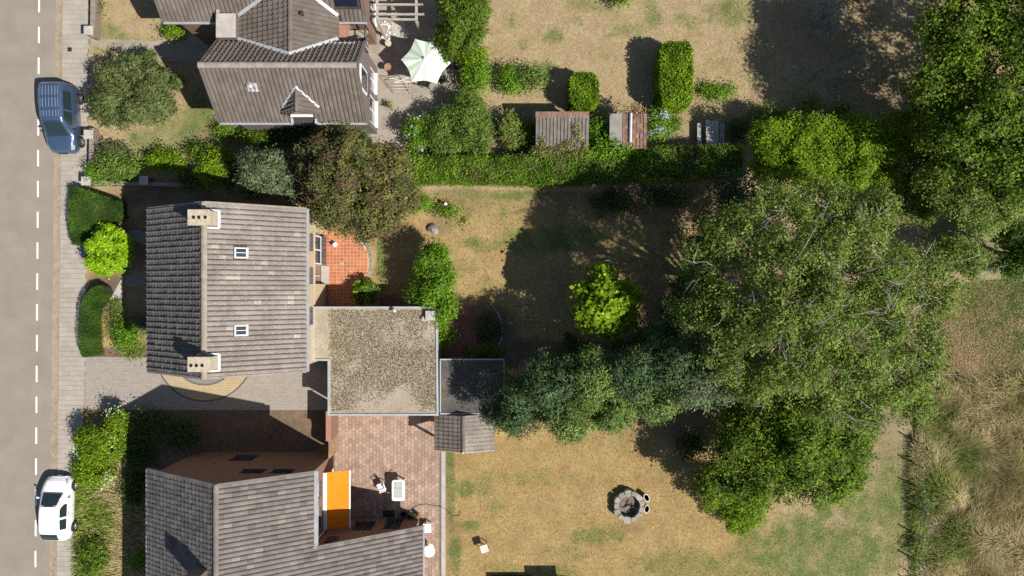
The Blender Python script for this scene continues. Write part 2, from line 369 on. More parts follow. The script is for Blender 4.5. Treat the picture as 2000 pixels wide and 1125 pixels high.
def sublobes(rs, lobes, k, f=0.42, zmin=-0.15):
    out = []
    for (x,y,z,rx,ry,rz) in lobes:
        R = np.array([rx,ry,rz])
        d = sphere_dirs(rs, k, zmin); g = f*(0.65+0.7*rs.rand(k))
        for i in range(k):
            c = np.array([x,y,z])+d[i]*R*(1-g[i]*0.75)
            q = (rx*ry*rz)**(1/3)*g[i]
            out.append((*c, q*(0.6*rx/q/f/2+0.7) if False else q, q, q*0.8))
        out.append((x,y,z-rz*0.15,rx*0.6,ry*0.6,rz*0.55))
    return out
def cloud(rs, lobes, n, size, asp=0.55, clump=0.22, per=14, up=0.45, jit=0.42, spray=0.0, zmin=-0.3, shell=0.22, cvar=0.5):
    """leaf positions and frames: clumps over the lobes' outer shells, leaves round each clump"""
    lb = np.array(lobes); w = lb[:,3]*lb[:,4]+lb[:,5]*(lb[:,3]+lb[:,4])*0.5; w = w/w.sum()
    nc = max(1, n//per)
    li = rs.choice(len(lb), nc, p=w); d = sphere_dirs(rs, nc, zmin)
    c = lb[li,:3]+d*lb[li,3:6]*(1.02-shell*rs.rand(nc)**1.5)[:,None]
    ci = rs.randint(0, nc, n); crnd = rs.rand(nc); csz = 0.6+0.8*rs.rand(nc)
    off = rs.randn(n,3)*clump*csz[ci][:,None]; off[:,2] *= 0.7
    P = c[ci]+off
    out = unit(d[ci]+0.35*unit(off))
    N = unit(out*(1-up)+np.array([0,0,up])+jit*rs.randn(n,3)*0.6)
    T = rs.randn(n,3)
    if spray > 0: T = T*(1-spray)+unit(out*np.array([1,1,0.35])+0.25*unit(off))*spray*1.6
    T = unit(T-N*(T*N).sum(1,keepdims=True))
    s = size*(0.6+0.8*rs.rand(n))
    rnd = np.clip(cvar*crnd[ci]+(1-cvar)*rs.rand(n)+0.12*rs.randn(n), 0, 1)
    P[:,2] = np.maximum(P[:,2], 0.03)
    return P, N, T, s, s*asp*(0.8+0.4*rs.rand(n)), rnd
def foliage(name, parent, mat, c):
    me = leaf_mesh(name, *c[:3], c[3], c[4], c[5], mat, org(parent))
    return link(name, me, parent)
def merge(*cs): return tuple(np.concatenate([c[i] for c in cs]) for i in range(6))
def limbs(rs, parent, base, top, lobes, r0, mat, k=8, sag=0.0, fork=0, name='trunk'):
    mb = MB(); base = Vector(base); top = Vector(top)
    m1 = base.lerp(top, 0.5)+Vector((rs.randn()*0.1, rs.randn()*0.1, 0))
    mb.tube([base-Vector((0,0,0.05)), base+Vector((0,0,0.25)), m1, top], [r0*1.5, r0*1.05, r0*0.75, r0*0.28], 8)
    idx = rs.choice(len(lobes), min(k, len(lobes)), replace=False)
    for i in idx:
        e = Vector(lobes[i][:3]); s = base.lerp(top, 0.35+0.5*rs.rand())
        m = s.lerp(e, 0.5)+Vector((rs.randn(), rs.randn(), rs.randn()))*0.12*(e-s).length
        mb.tube([s, m, e], [r0*0.42, r0*0.26, r0*0.07], 5)
        for _ in range(fork):
            q = m.lerp(e, rs.rand()*0.7)
            t = e+Vector((rs.randn(), rs.randn(), rs.randn()*0.6))*0.45*lobes[i][3]
            mb.tube([q, q.lerp(t,0.5)+Vector((rs.randn(),rs.randn(),rs.randn()))*0.06, t], [r0*0.16, r0*0.1, r0*0.03], 4)
    return mb.build(name, mat, parent, smooth=True)
SEED = [100]
def nseed(): SEED[0] += 7; return np.random.RandomState(SEED[0])
def PL(px, py, h, rxp, ryp=None, rz=None):
    """lobe seen at pixel (px,py) with its centre h metres up; radii in photo pixels (rz in metres)"""
    p = W(px, py, h); k = K(h); rx = rxp*k; ry = (ryp if ryp else rxp)*k
    return (p.x, p.y, h, rx, ry, rz if rz else min(rx, ry)*0.85)
def plant(name, label, cat, lobes, mat, n, size, asp=0.55, k=9, f=0.42, trunk=None, barkmat=None, group=None, extra=None, **kw):
    """tree or bush: Empty at its foot, trunk (> limbs in the same wood), crown of leaves"""
    rs = nseed()
    a = np.array(lobes); wt = a[:,3]*a[:,4]
    if trunk is None: cx, cy = (a[:,0]*wt).sum()/wt.sum(), (a[:,1]*wt).sum()/wt.sum(); th = (a[:,2]).mean(); r0 = 0.05
    else: cx, cy, th, r0 = trunk
    t = thing(name, label, cat, (cx, cy, 0), group)
    sl = sublobes(rs, lobes, k, f)
    limbs(rs, t, (cx,cy,0), (cx,cy,th), sl, r0, barkmat or m_bark, k=min(14, len(sl)), fork=1)
    cr = foliage('crown', t, mat, cloud(rs, sl, n, size, asp, **kw))
    if extra:
        for (nm, m2, n2, s2, a2, kw2) in extra:
            stuff(foliage(nm, t, m2, cloud(rs, sl, n2, s2, a2, **kw2)))
    return t, sl
def bush(name, label, px, py, h, rxp, ryp=None, rz=None, mat=None, n=2500, size=0.10, cat='shrub', **kw):
    return plant(name, label, cat, [PL(px,py,h,rxp,ryp,rz)], mat or L_mid, n, size, **kw)
def hedge(name, label, poly, h, mat, dens, size, asp=0.6, base_shrink=0.0, rough=0.03, round_=0.12, **kw):
    """clipped hedge on a ground polygon (world xy): twiggy core and a skin of leaves over top and sides"""
    rs = nseed(); P2 = np.array([(p[0],p[1]) for p in poly]); c = P2.mean(0)
    t = thing(name, label, 'hedge', (c[0], c[1], 0))
    core = [tuple(c+(p-c)*(1-0.10/max(np.linalg.norm(p-c),0.4))) for p in P2]
    MB().prism(core, 0.0, h-0.09).build('branches', m_twig, t)
    x0,y0 = P2.min(0); x1,y1 = P2.max(0)
    def inside(q):
        r = np.zeros(len(q), bool); j = len(P2)-1
        for i in range(len(P2)):
            a, b = P2[i], P2[j]
            cnd = ((a[1] > q[:,1]) != (b[1] > q[:,1])) & (q[:,0] < (b[0]-a[0])*(q[:,1]-a[1])/(b[1]-a[1]+1e-12)+a[0])
            r ^= cnd; j = i
        return r
    n_top = int((x1-x0)*(y1-y0)*dens); q = np.stack([x0+(x1-x0)*rs.rand(n_top), y0+(y1-y0)*rs.rand(n_top)],1); q = q[inside(q)]
    nz = fbm(q[:,0]+50, q[:,1]+50, 0.9, 5)-0.5
    Pt = np.column_stack([q, h+nz*rough*5+rs.randn(len(q))*rough]); Nt = np.tile([0,0,1.0],(len(q),1))
    ps, ns = [Pt],[Nt]
    for i in range(len(P2)):
        a, b = P2[i], P2[(i+1)%len(P2)]; e = b-a; Ln = np.linalg.norm(e); nn = np.array([e[1],-e[0]])/Ln
        if inside(np.array([(a+b)/2+nn*0.02]))[0]: nn = -nn
        m = int(Ln*h*dens*0.8); u = rs.rand(m); z = h*rs.rand(m)**0.75
        w = fbm(a[0]+e[0]*u+20, z+a[1]+e[1]*u+20, 1.0, 9)-0.5
        inset = np.where(z > h-round_, (z-(h-round_))**2/max(round_,1e-3), 0)
        ps.append(np.column_stack([a[0]+e[0]*u+nn[0]*(w*rough*4-inset), a[1]+e[1]*u+nn[1]*(w*rough*4-inset), z])); ns.append(np.tile([nn[0],nn[1],0.25],(m,1)))
    P = np.concatenate(ps); N0 = np.concatenate(ns); n = len(P)
    P += rs.randn(n,3)*rough
    P[:,2] = np.maximum(P[:,2],0.02)
    N = unit(N0*0.9+rs.randn(n,3)*0.45); T = rs.randn(n,3); T = unit(T-N*(T*N).sum(1,keepdims=True))
    s = size*(0.6+0.8*rs.rand(n)); g = fbm(P[:,0]+80, P[:,1]+80, 1.4, 3)
    rnd = np.clip(rs.rand(n)*0.6+(g-0.5)*1.2+0.2, 0, 1)
    foliage('leaves', t, mat, (P,N,T,s,s*asp,rnd))
    return t
def blades(name, parent, mat, P, Ln, wd, lean, az, rnd, seg=1, curl=0.35):
    """grass blades: tapering strips leaning to azimuth az"""
    n = len(P); D = np.stack([np.cos(az)*np.sin(lean), np.sin(az)*np.sin(lean), np.cos(lean)],1)
    Sd = np.stack([-np.sin(az), np.cos(az), np.zeros(n)],1); o = np.array(org(parent))
    b = P-o
    if seg == 1:
        V = np.stack([b-Sd*wd[:,None]/2, b+Sd*wd[:,None]/2, b+D*Ln[:,None]],1).reshape(-1,3); nv = 3
        F = np.arange(3*n); st = np.arange(0,3*n,3)
    else:
        mid_ = b+D*Ln[:,None]*0.55; D2 = D.copy(); D2[:,2] -= curl; D2[:,:2] *= 1.25
        tip = mid_+D2*Ln[:,None]*0.5; tip[:,2] = np.maximum(tip[:,2], 0.02-o[2])
        w = Sd*wd[:,None]/2
        V = np.stack([b-w, b+w, mid_+w*0.8, mid_-w*0.8, tip],1).reshape(-1,3); nv = 5
        F = (np.array([0,1,2,3, 3,2,4])[None,:]+5*np.arange(n)[:,None]).ravel(); st = (np.array([0,4])[None,:]+7*np.arange(n)[:,None]).ravel()
    me = bpy.data.meshes.new(name)
    me.vertices.add(len(V)); me.vertices.foreach_set('co', V.ravel().astype(np.float32))
    me.loops.add(len(F)); me.loops.foreach_set('vertex_index', F.astype(np.int32))
    me.polygons.add(len(st)); me.polygons.foreach_set('loop_start', st.astype(np.int32))
    me.update(calc_edges=True)
    rr = rnd if seg == 1 else np.repeat(rnd, 2)
    a = me.attributes.new('rnd','FLOAT','FACE'); a.data.foreach_set('value', rr.astype(np.float32))
    me.materials.append(mat)
    return link(name, me, parent)
def in_poly(x, y, poly):
    r = np.zeros(len(x), bool); j = len(poly)-1
    for i in range(len(poly)):
        a, b = poly[i], poly[j]
        r ^= ((a[1] > y) != (b[1] > y)) & (x < (b[0]-a[0])*(y-a[1])/(b[1]-a[1]+1e-12)+a[0]); j = i
    return r
def scatter(rs, poly_px, n):
    p = [W(*q)[:2] for q in poly_px]; a = np.array(p)
    x = a[:,0].min()+np.ptp(a[:,0])*rs.rand(n); y = a[:,1].min()+np.ptp(a[:,1])*rs.rand(n)
    k = in_poly(x, y, p); return x[k], y[k]

# ---------------------------------------------------------------- pieces (tiles, slabs, bricks): shared meshes, at most 300 objects, rest joined
def pieces(name, parent, variants, placements, mat, limit=300, key=None):
    """variants: list of MB; placements: list of (Matrix world, variant index)"""
    meshes = [v.mesh(name, mat) for v in variants]
    order = sorted(placements, key=key) if key else placements
    o = org(parent)
    for (mt, vi) in order[:limit]:
        ob = bpy.data.objects.new(name, meshes[vi]); COL.objects.link(ob)
        ob.parent = parent; ob.matrix_basis = Matrix.Translation(-o) @ mt
    rest = order[limit:]
    if rest:
        Vs, Fs, Rs, off = [], [], [], 0
        for (mt, vi) in rest:
            v = np.array(variants[vi].v); M4 = np.array(mt)
            Vs.append(v @ M4[:3,:3].T + M4[:3,3]-np.array(o))
            for f in variants[vi].f: Fs.append(tuple(i+off for i in f))
            Rs += variants[vi].r; off += len(v)
        me = bpy.data.meshes.new(name); me.from_pydata(np.concatenate(Vs).tolist(), [], Fs)
        a = me.attributes.new('rnd','FLOAT','FACE'); a.data.foreach_set('value', Rs)
        me.materials.append(mat); me.update()
        stuff(link(name, me, parent))
def tile_variants(tw, tl, hump=0.035, step=0.035, nvar=7, flat=False, seed=1, groove=False, pale=False):
    """interlocking roof tile: hollow wave across, thick lower edge standing proud of the course below"""
    rs = np.random.RandomState(seed); out = []
    prof = [(0,0),(0.1,0.55),(0.22,1.0),(0.36,0.6),(0.46,0.05),(1.0,0.0)] if not flat else [(0,0.5),(0.06,0.5),(0.10,0),(0.94,0),(1.0,0.5)]
    if groove: prof = [(0,-0.9),(0.09,-0.75),(0.15,0.55),(0.42,1.0),(0.80,0.8),(1.0,-0.4)]
    for i in range(nvar):
        mb = MB(); L = tl*1.06; js = step*(0.8+0.5*rs.rand()); r = float(rs.rand()) if (i < nvar-1 or not pale) else float(pale)
        sk = rs.randn()*0.006
        top0 = [(p[0]*tw, 0+sk*p[0], js+p[1]*hump) for p in prof]; top1 = [(p[0]*tw, L, 0.004+p[1]*hump) for p in prof]
        bot = [(p[0]*tw, 0.004+sk*p[0], min(p[1]*hump,0)-0.03) for p in prof]
        n = len(prof)
        vs = top0+top1+bot
        fs = [(k,k+1,n+k+1,n+k) for k in range(n-1)]+[(2*n+k,2*n+k+1,k+1,k) for k in range(n-1)]
        mb.add(vs, fs, r); out.append(mb)
    return out
def tile_slope(eave0, U, V, lu, lv, tw, tl, nvar, rs, clip=None, lift=0.0):
    """tile placements on a slope: eave0 = lower corner, U along the eave, V up the slope"""
    U = Vector(U).normalized(); V = Vector(V).normalized(); N = U.cross(V)
    nu = max(1, round(lu/tw)); nv = max(1, round(lv/tl)); tw2 = lu/nu; tl2 = lv/nv
    out = []
    for j in range(nv):
        for i in range(nu):
            p = Vector(eave0)+U*(i*tw2)+V*(j*tl2)+N*lift
            if clip and not clip(p+U*tw2*0.5+V*tl2*0.5): continue
            s = Matrix(((U.x*tw2/tw, V.x*tl2/tl, N.x, p.x),(U.y*tw2/tw, V.y*tl2/tl, N.y, p.y),(U.z*tw2/tw, V.z*tl2/tl, N.z, p.z),(0,0,0,1)))
            vi = rs.randint(nvar-1) if rs.rand() > 0.035 else nvar-1
            out.append((s, vi))
    return out
def ridge(parent, p, q, mat, r=0.13, ln=0.4, name='ridge_tile'):
    p = Vector(p); q = Vector(q); d = q-p; n = max(1, round(d.length/ln)); d.normalize(); side = d.cross(Vector((0,0,1))).normalized()
    ln = (q-p).length/n; vs = []
    rs = np.random.RandomState(4)
    for v in range(5):
        mb = MB(); m = 6; ra = [r*1.0, r*1.12]
        pts = []
        for (yy, rr) in ((-0.02, ra[1]), (ln*1.0, ra[0])):
            for j in range(m+1):
                a = math.pi*j/m; pts.append((math.cos(a)*rr, yy, math.sin(a)*rr*0.75))
        fs = [(j, j+1, m+1+j+1, m+1+j) for j in range(m)]+[tuple(range(m,-1,-1)), tuple(range(m+1,2*m+2))]
        mb.add(pts, fs, rs.rand()); vs.append(mb)
    pl = []
    for i in range(n):
        c = p+d*(i*ln); mt = Matrix(((side.x,d.x,0,c.x),(side.y,d.y,0,c.y),(side.z,d.z,1,c.z),(0,0,0,1)))
        pl.append((mt, rs.randint(5)))
    pieces(name, parent, vs, pl, mat)
# ---------------------------------------------------------------- walls with openings
def wall_x(mb, x, y0, y1, z0, z1, t, holes=()):
    """wall in the plane x=const (outer face at x, thickness t inward = towards t sign)"""
    ys = sorted({y0, y1}|{h[0] for h in holes}|{h[1] for h in holes}); zs = sorted({z0, z1}|{h[2] for h in holes}|{h[3] for h in holes})
    for a, b in zip(ys, ys[1:]):
        for c, d in zip(zs, zs[1:]):
            if any(h[0] <= a and b <= h[1] and h[2] <= c and d <= h[3] for h in holes): continue
            mb.box(min(x,x+t), max(x,x+t), a, b, c, d)
def wall_y(mb, y, x0, x1, z0, z1, t, holes=()):
    xs = sorted({x0, x1}|{h[0] for h in holes}|{h[1] for h in holes}); zs = sorted({z0, z1}|{h[2] for h in holes}|{h[3] for h in holes})
    for a, b in zip(xs, xs[1:]):
        for c, d in zip(zs, zs[1:]):
            if any(h[0] <= a and b <= h[1] and h[2] <= c and d <= h[3] for h in holes): continue
            mb.box(a, b, min(y,y+t), max(y,y+t), c, d)
def win_x(parent, x, sgn, y0, y1, z0, z1, frame, sill=None, depth=0.10, bars=1, name='window', sillout=0.06):
    """window in a wall at x; sgn=+1 faces +x"""
    xi = x-sgn*depth; f = 0.07; mb = MB(); xa, xb = sorted((xi, xi-sgn*0.06))
    mb.box(xa,xb,y0,y1,z0,z0+f); mb.box(xa,xb,y0,y1,z1-f,z1); mb.box(xa,xb,y0,y0+f,z0+f,z1-f); mb.box(xa,xb,y1-f,y1,z0+f,z1-f)
    for k in range(bars):
        yc = y0+(y1-y0)*(k+1)/(bars+1); mb.box(xa,xb,yc-f/2,yc+f/2,z0+f,z1-f)
    w = mb.build(name, frame, parent)
    g0, g1 = sorted((xi-sgn*0.02, xi-sgn*0.04)); MB().box(g0,g1,y0+f*0.5,y1-f*0.5,z0+f*0.5,z1-f*0.5).build('pane', m_glass, w)
    if sill:
        s0, s1 = sorted((xi+0*sgn, x+sgn*sillout))
        mb = MB(); n = max(1, round((y1-y0)/0.11))
        for k in range(n):
            a = y0+(y1-y0)*k/n; mb.box(s0,s1,a+0.006,a+(y1-y0)/n-0.006,z0-0.11,z0+0.012, r=random.random())
        mb.build('sill', sill, w)
    return w
def win_y(parent, y, sgn, x0, x1, z0, z1, frame, sill=None, depth=0.10, bars=1, name='window', sillout=0.06):
    yi = y-sgn*depth; f = 0.07; mb = MB(); ya, yb = sorted((yi, yi-sgn*0.06))
    mb.box(x0,x1,ya,yb,z0,z0+f); mb.box(x0,x1,ya,yb,z1-f,z1); mb.box(x0,x0+f,ya,yb,z0+f,z1-f); mb.box(x1-f,x1,ya,yb,z0+f,z1-f)
    for k in range(bars):
        xc = x0+(x1-x0)*(k+1)/(bars+1); mb.box(xc-f/2,xc+f/2,ya,yb,z0+f,z1-f)
    w = mb.build(name, frame, parent)
    g0, g1 = sorted((yi-sgn*0.02, yi-sgn*0.04)); MB().box(x0+f*0.5,x1-f*0.5,g0,g1,z0+f*0.5,z1-f*0.5).build('pane', m_glass, w)
    if sill:
        s0, s1 = sorted((yi, y+sgn*sillout))
        MB().box(x0,x1,s0,s1,z0-0.10,z0+0.012).build('sill', sill, w)
    return w
# ---------------------------------------------------------------- ground sheet with lawn, weeds and bare soil
GREEN = [(215,60,45,30,.55),(250,85,70,25,.55),(330,275,70,45,.7),(395,235,45,40,.9),(300,300,90,20,.6),(450,270,40,30,.7),
 (1270,30,22,34,.75),(1225,60,45,20,.5),(1420,18,50,36,.75),(1350,42,25,18,.45),(1085,70,20,14,.95),(1065,128,24,16,.6),(1022,85,16,12,.6),(1130,40,14,10,.45),(1400,130,40,12,.35),(1330,215,60,20,.35),(1480,150,30,40,.3),(1150,5,60,14,.5),(1180,110,14,10,.4),
 (1000,380,200,10,.65),(930,400,40,30,.45),(980,475,90,14,.6),(1080,462,100,28,.8),(1000,420,60,30,.3),(745,500,12,60,.9),(1250,470,120,60,.35),
 (880,940,9,110,1.0),(905,955,25,16,.8),(940,950,16,30,.6),(915,1030,20,12,.7),(885,1090,14,40,.8),(1172,1042,42,24,.65),(1205,1050,14,10,.7),(1350,1100,120,36,.55),(1450,1090,70,50,.5),
 (1600,1085,170,65,.85),(1610,1000,20,15,1.0),(1580,1025,40,20,.85),(1690,970,70,70,.65),(1745,1000,40,160,.75),(1720,930,40,20,.5),(1480,1040,60,40,.3),(1090,1118,60,14,.5),(985,1110,40,12,.4),
 (1950,590,90,50,.6),(1975,690,60,90,.4),(1900,640,50,40,.3),(1890,450,90,60,.8),(1980,470,60,120,.9),
 (200,960,50,140,.8),(185,1060,40,80,.9),(225,610,22,50,.6),(260,650,40,35,.6),(235,300,60,14,.4)]
SOIL = [(205,570,45,45,1.0),(230,690,70,12,.9),(255,600,60,60,.55),(235,660,20,16,.5),(330,385,120,24,.95),(330,440,70,50,.7),(260,470,60,60,.8),
 (1130,690,240,30,1.0),(1350,600,90,110,.75),(960,640,60,50,.95),(1250,400,240,40,.55),(900,400,60,40,.35),(860,440,40,20,.55),(800,590,60,14,.7),(770,540,60,60,.25),(1350,850,70,40,.75),
 (500,840,175,70,1.3),(330,850,130,75,1.3),(420,810,230,20,1.3),(255,930,30,90,.7),(700,300,260,40,.6),(1560,230,140,14,.6),(1640,60,170,80,.38),(1700,170,120,60,.42),(1000,215,220,12,.5),(1330,265,80,25,.4),(1010,260,60,40,.8),
 (1785,980,8,150,.8),(1500,700,330,220,.8),(1850,250,200,220,.6),(560,260,200,30,.6),(872,1000,8,200,.5),(1235,1030,26,14,.55),(1228,992,46,46,.3),(945,1055,14,12,.4),(740,210,90,10,.4)]
SOIL += [(1010,880,60,8,.35),(890,1040,14,40,.45),(1400,20,30,12,.3),(1120,140,60,10,.3),(1180,20,26,10,.32),(960,30,30,30,.25),(1060,1000,50,20,.28),(1140,900,80,16,.25),(1300,1010,30,20,.3)]
GREEN += [(1050,930,90,20,.3),(1120,1080,50,18,.35),(960,990,40,30,.3),(1300,930,60,30,.25),(1200,860,90,14,.28),(1000,40,40,14,.3),(1440,120,40,40,.3),(900,520,40,30,.25),(940,560,50,20,.25)]
PATH = [((1235,1035),(1250,1060)),((1250,1060),(1268,1090)),((1268,1090),(1282,1130))]
def masks(x, y):
    px = 1000+x/K(); py = 562.5-y/K()
    wx = (fbm(x+70, y+70, 0.35, 21)-0.5)*110; wy = (fbm(x+170, y+40, 0.35, 31)-0.5)*110
    wx = wx+(fbm(x+20,y+20,2.2,41)-0.5)*30; wy = wy+(fbm(x+60,y+20,2.2,51)-0.5)*30
    def acc(lst, wob):
        s = np.zeros_like(x)
        for (cx,cy,rx,ry,a) in lst:
            w = min(1.0, min(rx,ry)/40)*wob
            d = np.sqrt(((px+wx*w-cx)/rx)**2+((py+wy*w-cy)/ry)**2)
            s = np.maximum(s, a*np.clip((1.35-d)/0.7, 0, 1))
        return s
    g = acc(GREEN, 0.75); s = acc(SOIL, 0.5)
    for (a, b) in PATH:
        a = np.array(a); b = np.array(b); e = b-a
        t = np.clip(((px-a[0])*e[0]+(py-a[1])*e[1])/(e@e), 0, 1)
        d = np.hypot(px+wx*0.12-a[0]-t*e[0], py+wy*0.12-a[1]-t*e[1]); s = np.maximum(s, 0.5*np.clip((7-d)/5, 0, 1))
    speck = fbm(x+10, y+10, 1.8, 61); g = np.clip(g*(0.45+1.1*speck)+np.clip(speck-0.60, 0, 1)*1.6, 0, 1)
    warm = np.clip((py-640)/120, 0, 1)*np.clip((1560-px)/120, 0, 1)
    warm = np.maximum(warm, 0.85*np.clip((py-360)/40, 0, 1)*np.clip((1500-px)/100,0,1))
    return g, s, warm
xs = np.concatenate([[-250,-120,-60], np.arange(-36, 36.01, 0.2), [60,120,250]]); ys = np.concatenate([[-250,-120,-60], np.arange(-21, 21.01, 0.2), [60,120,250]])
X, Y = np.meshgrid(xs, ys, indexing='ij'); nx, ny = X.shape
me = bpy.data.meshes.new('ground')
co = np.stack([X, Y, np.zeros_like(X)], -1).reshape(-1,3)
idx = np.arange(nx*ny).reshape(nx,ny)
q = np.stack([idx[:-1,:-1], idx[1:,:-1], idx[1:,1:], idx[:-1,1:]], -1).reshape(-1,4)
me.vertices.add(len(co)); me.vertices.foreach_set('co', co.ravel())
me.loops.add(q.size); me.loops.foreach_set('vertex_index', q.ravel().astype(np.int32))
me.polygons.add(len(q)); me.polygons.foreach_set('loop_start', np.arange(0,q.size,4,dtype=np.int32)); me.update(calc_edges=True)
g, s, w = masks(X.ravel(), Y.ravel())
for nm, val in (('green',g),('soil',s),('warm',w)):
    a = me.attributes.new(nm,'FLOAT','POINT'); a.data.foreach_set('value', val.astype(np.float32))
m_ground, nt, b = newmat('garden_ground')
n1 = noise(nt, 0.8, 7, rough=0.68); n2 = noise(nt, 4.5, 6, rough=0.7); n3 = noise(nt, 26, 4, rough=0.75)
f = math_(nt, 'ADD', math_(nt,'MULTIPLY',n1,0.38), math_(nt,'ADD', math_(nt,'MULTIPLY',n2,0.40), math_(nt,'MULTIPLY',n3,0.22)))
pale = ramp(nt, f, [(0.37,(0.205,0.152,0.085)),(0.5,(0.325,0.252,0.148)),(0.63,(0.43,0.35,0.225))])
gold = ramp(nt, f, [(0.37,(0.185,0.120,0.043)),(0.5,(0.335,0.23,0.092)),(0.63,(0.46,0.34,0.16))])
dry = mix(nt, attr(nt,'warm'), pale, gold)
grn = ramp(nt, f, [(0.34,(0.045,0.075,0.018)),(0.5,(0.11,0.155,0.038)),(0.66,(0.21,0.23,0.085))])
soi = ramp(nt, f, [(0.34,(0.085,0.058,0.038)),(0.5,(0.155,0.11,0.075)),(0.66,(0.24,0.175,0.12))])
gf = math_(nt,'ADD', attr(nt,'green'), math_(nt,'MULTIPLY', math_(nt,'SUBTRACT',n2,0.5), 0.9), True)
gf = ramp(nt, gf, [(0.18,(0,0,0)),(0.95,(0.92,0.92,0.92))])
sf = math_(nt,'ADD', attr(nt,'soil'), math_(nt,'MULTIPLY', math_(nt,'SUBTRACT',n2,0.5), 0.9), True)
sf = ramp(nt, sf, [(0.2,(0,0,0)),(0.85,(1,1,1))])
c = mix(nt, sf, mix(nt, gf, dry, grn), soi)
nt.links.new(c, b.inputs['Base Color']); b.inputs['Roughness'].default_value = 0.97; b.inputs['Specular IOR Level'].default_value = 0.1
bump(nt, b, math_(nt,'ADD', math_(nt,'MULTIPLY',n2,0.5), n3), 0.45, 0.05)
me.materials.append(m_ground)
o = link('ground', me); o['kind'] = 'structure'

# short lawn grass: real blades, coloured by the same patches
def LAWN(name):
    m, nt, b = newmat(name)
    c = ramp(nt, attr(nt,'rnd'), [(0,(0.06,0.105,0.02)),(0.3,(0.15,0.20,0.055)),(0.42,(0.24,0.17,0.075)),(0.72,(0.36,0.262,0.12)),(1.0,(0.46,0.36,0.20))])
    nt.links.new(c, b.inputs['Base Color']); b.inputs['Roughness'].default_value = 0.9; b.inputs['Specular IOR Level'].default_value = 0.1
    return m
m_lawn = LAWN('lawn_blade')
def lawn(name, label, poly, n):
    rs = nseed(); x, y = scatter(rs, poly, n); g, s, w = masks(x, y)
    keep = rs.rand(len(x)) > s*0.8; x, y, g, w = x[keep], y[keep], g[keep], w[keep]; m = len(x)
    isg = rs.rand(m) < np.clip(g*0.95-0.1, 0, 1)
    rnd = np.where(isg, rs.rand(m)*0.36, 0.42+0.58*rs.rand(m)*(1-0.15*w))
    P = np.stack([x, y, np.full(m, 0.002)],1)
    ob = blades(name, None, m_lawn, P, (0.05+0.08*rs.rand(m))*np.where(isg,1.25,1), 0.016+0.016*rs.rand(m), 1.15+0.36*rs.rand(m), rs.rand(m)*6.283, rnd)
    stuff(ob); tag(ob, label, 'grass')
LAWN_N = [(930,0),(1700,0),(1780,60),(1760,220),(1500,225),(1430,290),(1160,290),(1150,215),(930,205),(900,190)]
LAWN_M = [(735,480),(850,372),(1400,372),(1420,640),(1380,660),(985,668),(930,600),(775,575),(735,560)]
LAWN_S = [(872,885),(980,862),(1320,800),(1420,900),(1500,860),(1775,860),(1775,1130),(872,1130)]
lawn('lawn_grass', 'dry tan lawn grass with green patches round the clipped topiary', LAWN_N, 80000)
lawn('lawn_grass', 'dry golden lawn grass under the tree shade beside the terracotta patio', LAWN_M, 55000)
lawn('lawn_grass', 'scorched golden lawn grass round the stone fire pit', LAWN_S, 95000)
lawn('lawn_grass', 'thin dry lawn grass at the foot of the big round shrub', [(185,0),(300,0),(310,35),(420,190),(430,300),(185,300)], 22000)

# ---------------------------------------------------------------- street
def road_x(py): return 118-12*py/1125
def walk_x(py): return float(np.interp(py, [-400,0,300,700,1000,1125,1500], [178,176,172,168,156,150,140]))
YS = [-1800,-300,-50,100,300,500,700,900,1000,1125,1400,2900]
mb = MB(); L_ = [W(road_x(y)-8, y) for y in YS]
mb.ngon([(-36.5,L_[-1].y,0.004)]+[(p.x,p.y,0.004) for p in reversed(L_)]+[(-36.5,L_[0].y,0.004)])
road = struct('road', mb, m_asph)
mb = MB(); a = [W(road_x(y)-9, y) for y in YS]; c_ = [W(road_x(y)+5, y) for y in YS]
mb.ngon([(p.x,p.y,0.008) for p in a]+[(p.x,p.y,0.008) for p in reversed(c_)][:])
gut = struct('gutter', mb, m_gutter)
c_ = W(137,97); MB().box(c_.x-.13,c_.x+.13,c_.y-.13,c_.y+.13,0.0,0.052).build('drain_cover', m_darkmetal)['kind'] = 'structure'
rs = np.random.RandomState(88); n = 900; pyy = rs.uniform(-20,1140,n); xx = np.array([W(road_x(p)+rs.randn()*3+1,0).x for p in pyy]); P = np.stack([xx,(562.5-pyy)*K(),np.full(n,.016)],1); k_ = fbm(pyy*.02,pyy*0,1.0,5) > .42; P = P[k_]; n = len(P)
N = unit(np.array([0,0,1.0])+0.25*rs.randn(n,3)); T = rs.randn(n,3); T = unit(T-N*(T*N).sum(1,keepdims=True)); s2 = .04+.05*rs.rand(n); gl = stuff(foliage('gutter_debris', gut, L_dryleaf, (P,N,T,s2,s2*.6,rs.rand(n)*.5)))
